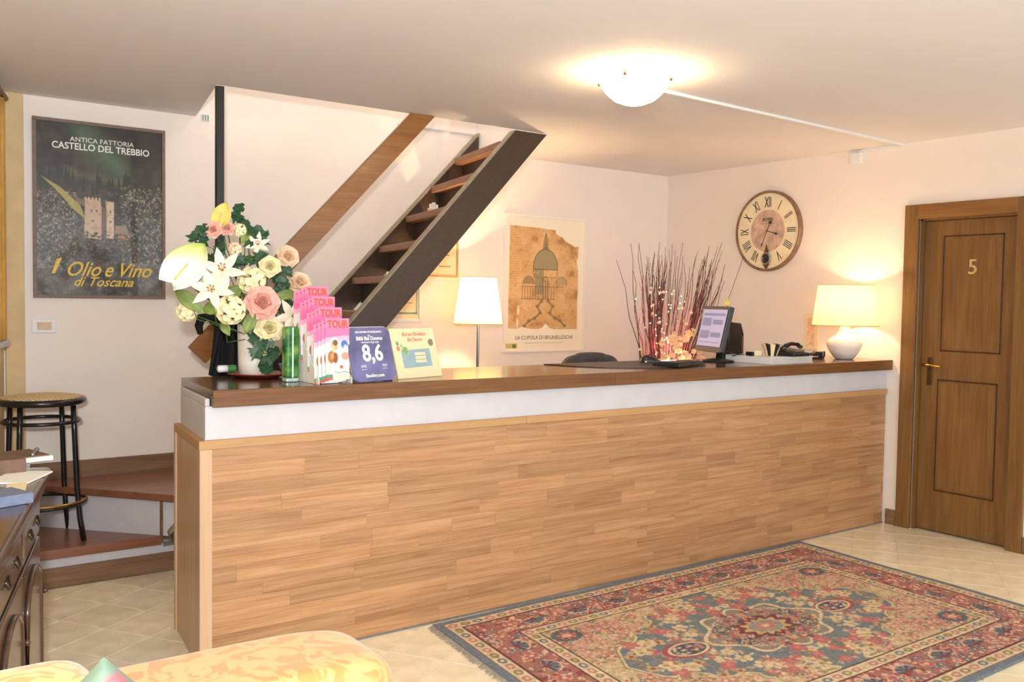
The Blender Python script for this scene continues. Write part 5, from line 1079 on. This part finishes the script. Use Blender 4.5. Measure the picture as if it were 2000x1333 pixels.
q4 = at(1477, 696, 2, ZW); tp = thing('tape_dispenser', 'beige and black tape dispenser at the left of the register', 'dispenser', (q4[0], q4[1], ZW)); MB().prism([(q4[0]-0.035, ZW), (q4[0]+0.05, ZW), (q4[0]+0.05, ZW+0.03), (q4[0]-0.01, ZW+0.034), (q4[0]-0.03, ZW+0.02)], q4[1], q4[1]+0.05, 1).build('dispenser_body', 'cream', tp, bevel=0.004); MB().box(q4[0]-0.038, q4[0]-0.018, q4[1]-0.002, q4[1]+0.052, ZW+0.001, ZW+0.026).build('dispenser_end', 'blackplastic', tp, bevel=0.004)
q5 = at(1553, 696, 2, ZW); ph = thing('telephone', 'black desk telephone with curved handset on the register', 'telephone', (q5[0], q5[1], ZW))
MB().prism([(q5[1]-0.05, ZW), (q5[1]+0.12, ZW), (q5[1]+0.12, ZW+0.05), (q5[1]-0.05, ZW+0.022)], q5[0]-0.08, q5[0]+0.08, 0).build('phone_base', 'blackplastic', ph, bevel=0.006)
MB().box(q5[0]-0.03, q5[0]+0.05, q5[1]-0.03, q5[1]+0.06, ZW+0.028, ZW+0.042).build('keypad', 'greyplastic', ph)
MB().tube([(q5[0]-0.10, q5[1]+0.02, ZW+0.040), (q5[0]-0.07, q5[1]+0.02, ZW+0.062), (q5[0]-0.02, q5[1]+0.02, ZW+0.076), (q5[0]+0.04, q5[1]+0.02, ZW+0.074), (q5[0]+0.08, q5[1]+0.02, ZW+0.055)], [0.016, 0.015, 0.012, 0.014, 0.016], 10).build('handset', 'black', ph, smooth=True)
q6 = at(1597, 701, 2, ZT); sc_ = thing('stapler', 'black stapler with metal end beside the lamp', 'stapler', (q6[0], q6[1], ZT+0.001))
MB().box(q6[0]-0.09, q6[0]+0.05, q6[1]-0.018, q6[1]+0.018, ZT+0.001, ZT+0.012).build('stapler_base', 'blackplastic', sc_, bevel=0.003); MB().prism([(q6[0]-0.09, ZT+0.022), (q6[0]+0.045, ZT+0.014), (q6[0]+0.05, ZT+0.042), (q6[0]-0.03, ZT+0.050), (q6[0]-0.09, ZT+0.034)], q6[1]-0.016, q6[1]+0.016, 1).build('stapler_arm', 'blackplastic', sc_, bevel=0.005); MB().box(q6[0]+0.03, q6[0]+0.06, q6[1]-0.018, q6[1]+0.018, ZT+0.012, ZT+0.05).build('stapler_head', 'steel', sc_, bevel=0.004)
# pale leaflet frame on the right wall behind the lamp
y1_, z1_ = at(1573, 613, 0, XW)[1:]; y0_, z0_ = at(1598, 684, 0, XW)[1:]
fr_ = thing('wall_card', 'pale cream framed card on the wall left of the lamp', 'card', (XW-0.01, (y0_+y1_)/2, z0_)); MB().box(XW-0.012, XW, y0_, y1_, z0_, z1_).build('card_frame', 'cream', fr_, bevel=0.002); MB().box(XW-0.014, XW-0.010, y0_+0.025, y1_-0.03, z0_+0.03, z1_-0.03).build('card_print', plain('peach_print', (236, 196, 160), 0.7, var=0.08, scale=30), fr_)
# office chair behind the counter
oc = np.array([3.84, 4.56]); och = thing('office_chair', 'dark grey padded office chair behind the counter', 'chair', (oc[0], oc[1], 0))
mb = MB(); superq(mb, (oc[0], oc[1]-0.10, 0.86), (0.24, 0.055, 0.265), 0.45, 0.4, 40, 22); mb.build('backrest', 'chairgrey', och, smooth=True)
mb = MB(); superq(mb, (oc[0], oc[1]-0.10, 1.10), (0.125, 0.05, 0.038), 0.7, 0.6, 28, 14); mb.build('headrest', 'chairgrey', och, smooth=True)
mb = MB(); superq(mb, (oc[0], oc[1]+0.20, 0.48), (0.25, 0.25, 0.05), 0.5, 0.4, 40, 16); mb.build('seat', 'chairgrey', och, smooth=True)
MB().tube([(oc[0], oc[1]+0.2, 0.08), (oc[0], oc[1]+0.2, 0.45)], 0.028, 12).build('column', 'blackplastic', och); MB().tube([(oc[0], oc[1]+0.1, 0.46), (oc[0], oc[1]-0.12, 0.50), (oc[0], oc[1]-0.14, 0.80)], 0.02, 10).build('back_support', 'blackplastic', och, smooth=True)
for k in range(5):
    a = 2*math.pi*k/5; e = (oc[0]+0.27*math.cos(a), oc[1]+0.2+0.27*math.sin(a)); MB().tube([(oc[0], oc[1]+0.2, 0.10), (e[0], e[1], 0.065)], [0.028, 0.018], 8).build('base_leg', 'blackplastic', och); mb = MB(); mb.ball((e[0], e[1], 0.03), 0.03, 10); mb.build('castor', 'blackplastic', och, smooth=True)
# twig arrangement in a floor vase
TV = np.array([4.52, 4.50]); tg = thing('twig_arrangement', 'tall bunch of dark and pink twigs with lights and orange blossoms', 'twigs', (TV[0], TV[1], 0))
MB().lathe([(0.09, 0), (0.12, 0.02), (0.15, 0.35), (0.14, 0.7), (0.155, 0.90), (0.147, 0.90), (0.13, 0.7), (0.12, 0.03), (0.0001, 0.03)], (TV[0], TV[1], 0), 32, True).build('floor_vase', 'ceramic', tg, smooth=True)
rt = random.Random(17)
for k in range(128):
    yy = TV[1]+rt.uniform(-0.12, 0.12); t = rt.random()
    if k == 0: tip = (1208, 508)
    elif k == 1: tip = (1232, 476)
    elif t < 0.42: tip = (rt.gauss(1290, 26), rt.uniform(472, 560))
    elif t < 0.82: tip = (rt.gauss(1385, 18), rt.uniform(478, 570))
    else: tip = (rt.uniform(1240, 1425), rt.uniform(470, 600))
    if k > 84: tip = (tip[0]*0.72+1300*0.28, tip[1]+rt.uniform(40, 120))
    P1_ = Vector(at(tip[0], tip[1], 1, yy)); b0 = Vector((TV[0]+(tip[0]-1305)*0.0009+rt.uniform(-0.03, 0.03), yy*0.5+TV[1]*0.5, 0.80)); b0.x = min(max(b0.x, TV[0]-0.11), TV[0]+0.11)
    pts = []; sd_ = rt.uniform(0, 6); am = rt.uniform(0.008, 0.022)
    for i in range(11):
        s_ = i/10; p = b0.lerp(P1_, s_); bow = math.sin(s_*math.pi)*0.03*(1 if tip[0] < 1305 else -1)
        p = p+Vector((am*math.sin(sd_+s_*15)*(s_ > 0.02)-bow, am*0.6*math.cos(sd_+s_*12), 0)); pts.append(p)
    MB().tube(pts, [0.0042-0.0028*i/10 for i in range(11)], 5).build('twig', 'twigpink' if k > 86 else 'twig', tg)
bl_me = None
for k in range(64):
    big = k < 30
    px_ = rt.gauss(1335, 26) if big else rt.gauss(1290, 26); py_ = rt.uniform(620, 705) if big else rt.uniform(560, 705)
    if big: py_ = rt.uniform(max(615, 660-(px_-1300)*0.6), 705)
    p = Vector(at(px_, py_, 1, TV[1]-0.13+rt.uniform(-0.04, 0.04)))
    if p.z < 0.93: p.z = 0.95
    R = rt.uniform(0.020, 0.030) if big else rt.uniform(0.008, 0.013); T = facing(p, (Vector(CAM)-p).normalized()+Vector((rt.uniform(-.6, .6), 0, rt.uniform(-.3, .8))), rt.uniform(0, 6)); mb = MB()
    for j in range(5): petal(mb, T @ Matrix.Rotation(2*math.pi/5*j, 4, 'Z') @ Matrix.Rotation(-0.4, 4, 'Y'), R, R*0.5, -0.2, 0.2, 4, 2)
    mb.build('blossom', 'blossom' if big else 'petal_peach', tg, smooth=True)
for k in range(34):
    p = Vector(at(rt.gauss(1302, 18), rt.uniform(560, 708), 1, TV[1]+rt.uniform(-0.12, 0.06)))
    if p.z < 0.93: continue
    mb = MB(); mb.ball(p, 0.0036, 8); mb.build('fairy_light', 'fairy', tg, smooth=True)
lamp('fairy_lights_glow', 'POINT', (TV[0]-0.02, TV[1]-0.02, 1.12), 8.0, (1.0, 0.58, 0.46), 0.10)
# ornament on the stairs
po_ = (3.1, 5.18); og = thing('stair_ornament', 'tiny white ornament on a stair tread', 'ornament', (po_[0], po_[1], 2.0225))
ox, oy = 3.097+0.0, 5.18
ZO = 2.0225
og.location = (ox, oy, ZO); WORLD[og] = np.array([ox, oy, ZO])
MB().prism([(ox-0.03, ZO), (ox+0.035, ZO), (ox+0.045, ZO+0.03), (ox-0.04, ZO+0.028)], oy-0.02, oy+0.02, 1).build('ornament_body', 'ceramic', og, bevel=0.005)
for dx, h in ((-0.02, 0.03), (0.0, 0.04), (0.02, 0.028)): MB().box(ox+dx-0.009, ox+dx+0.009, oy-0.012, oy+0.012, ZO+0.026, ZO+0.026+h).build('ornament_top', 'plasticw', og, bevel=0.004)
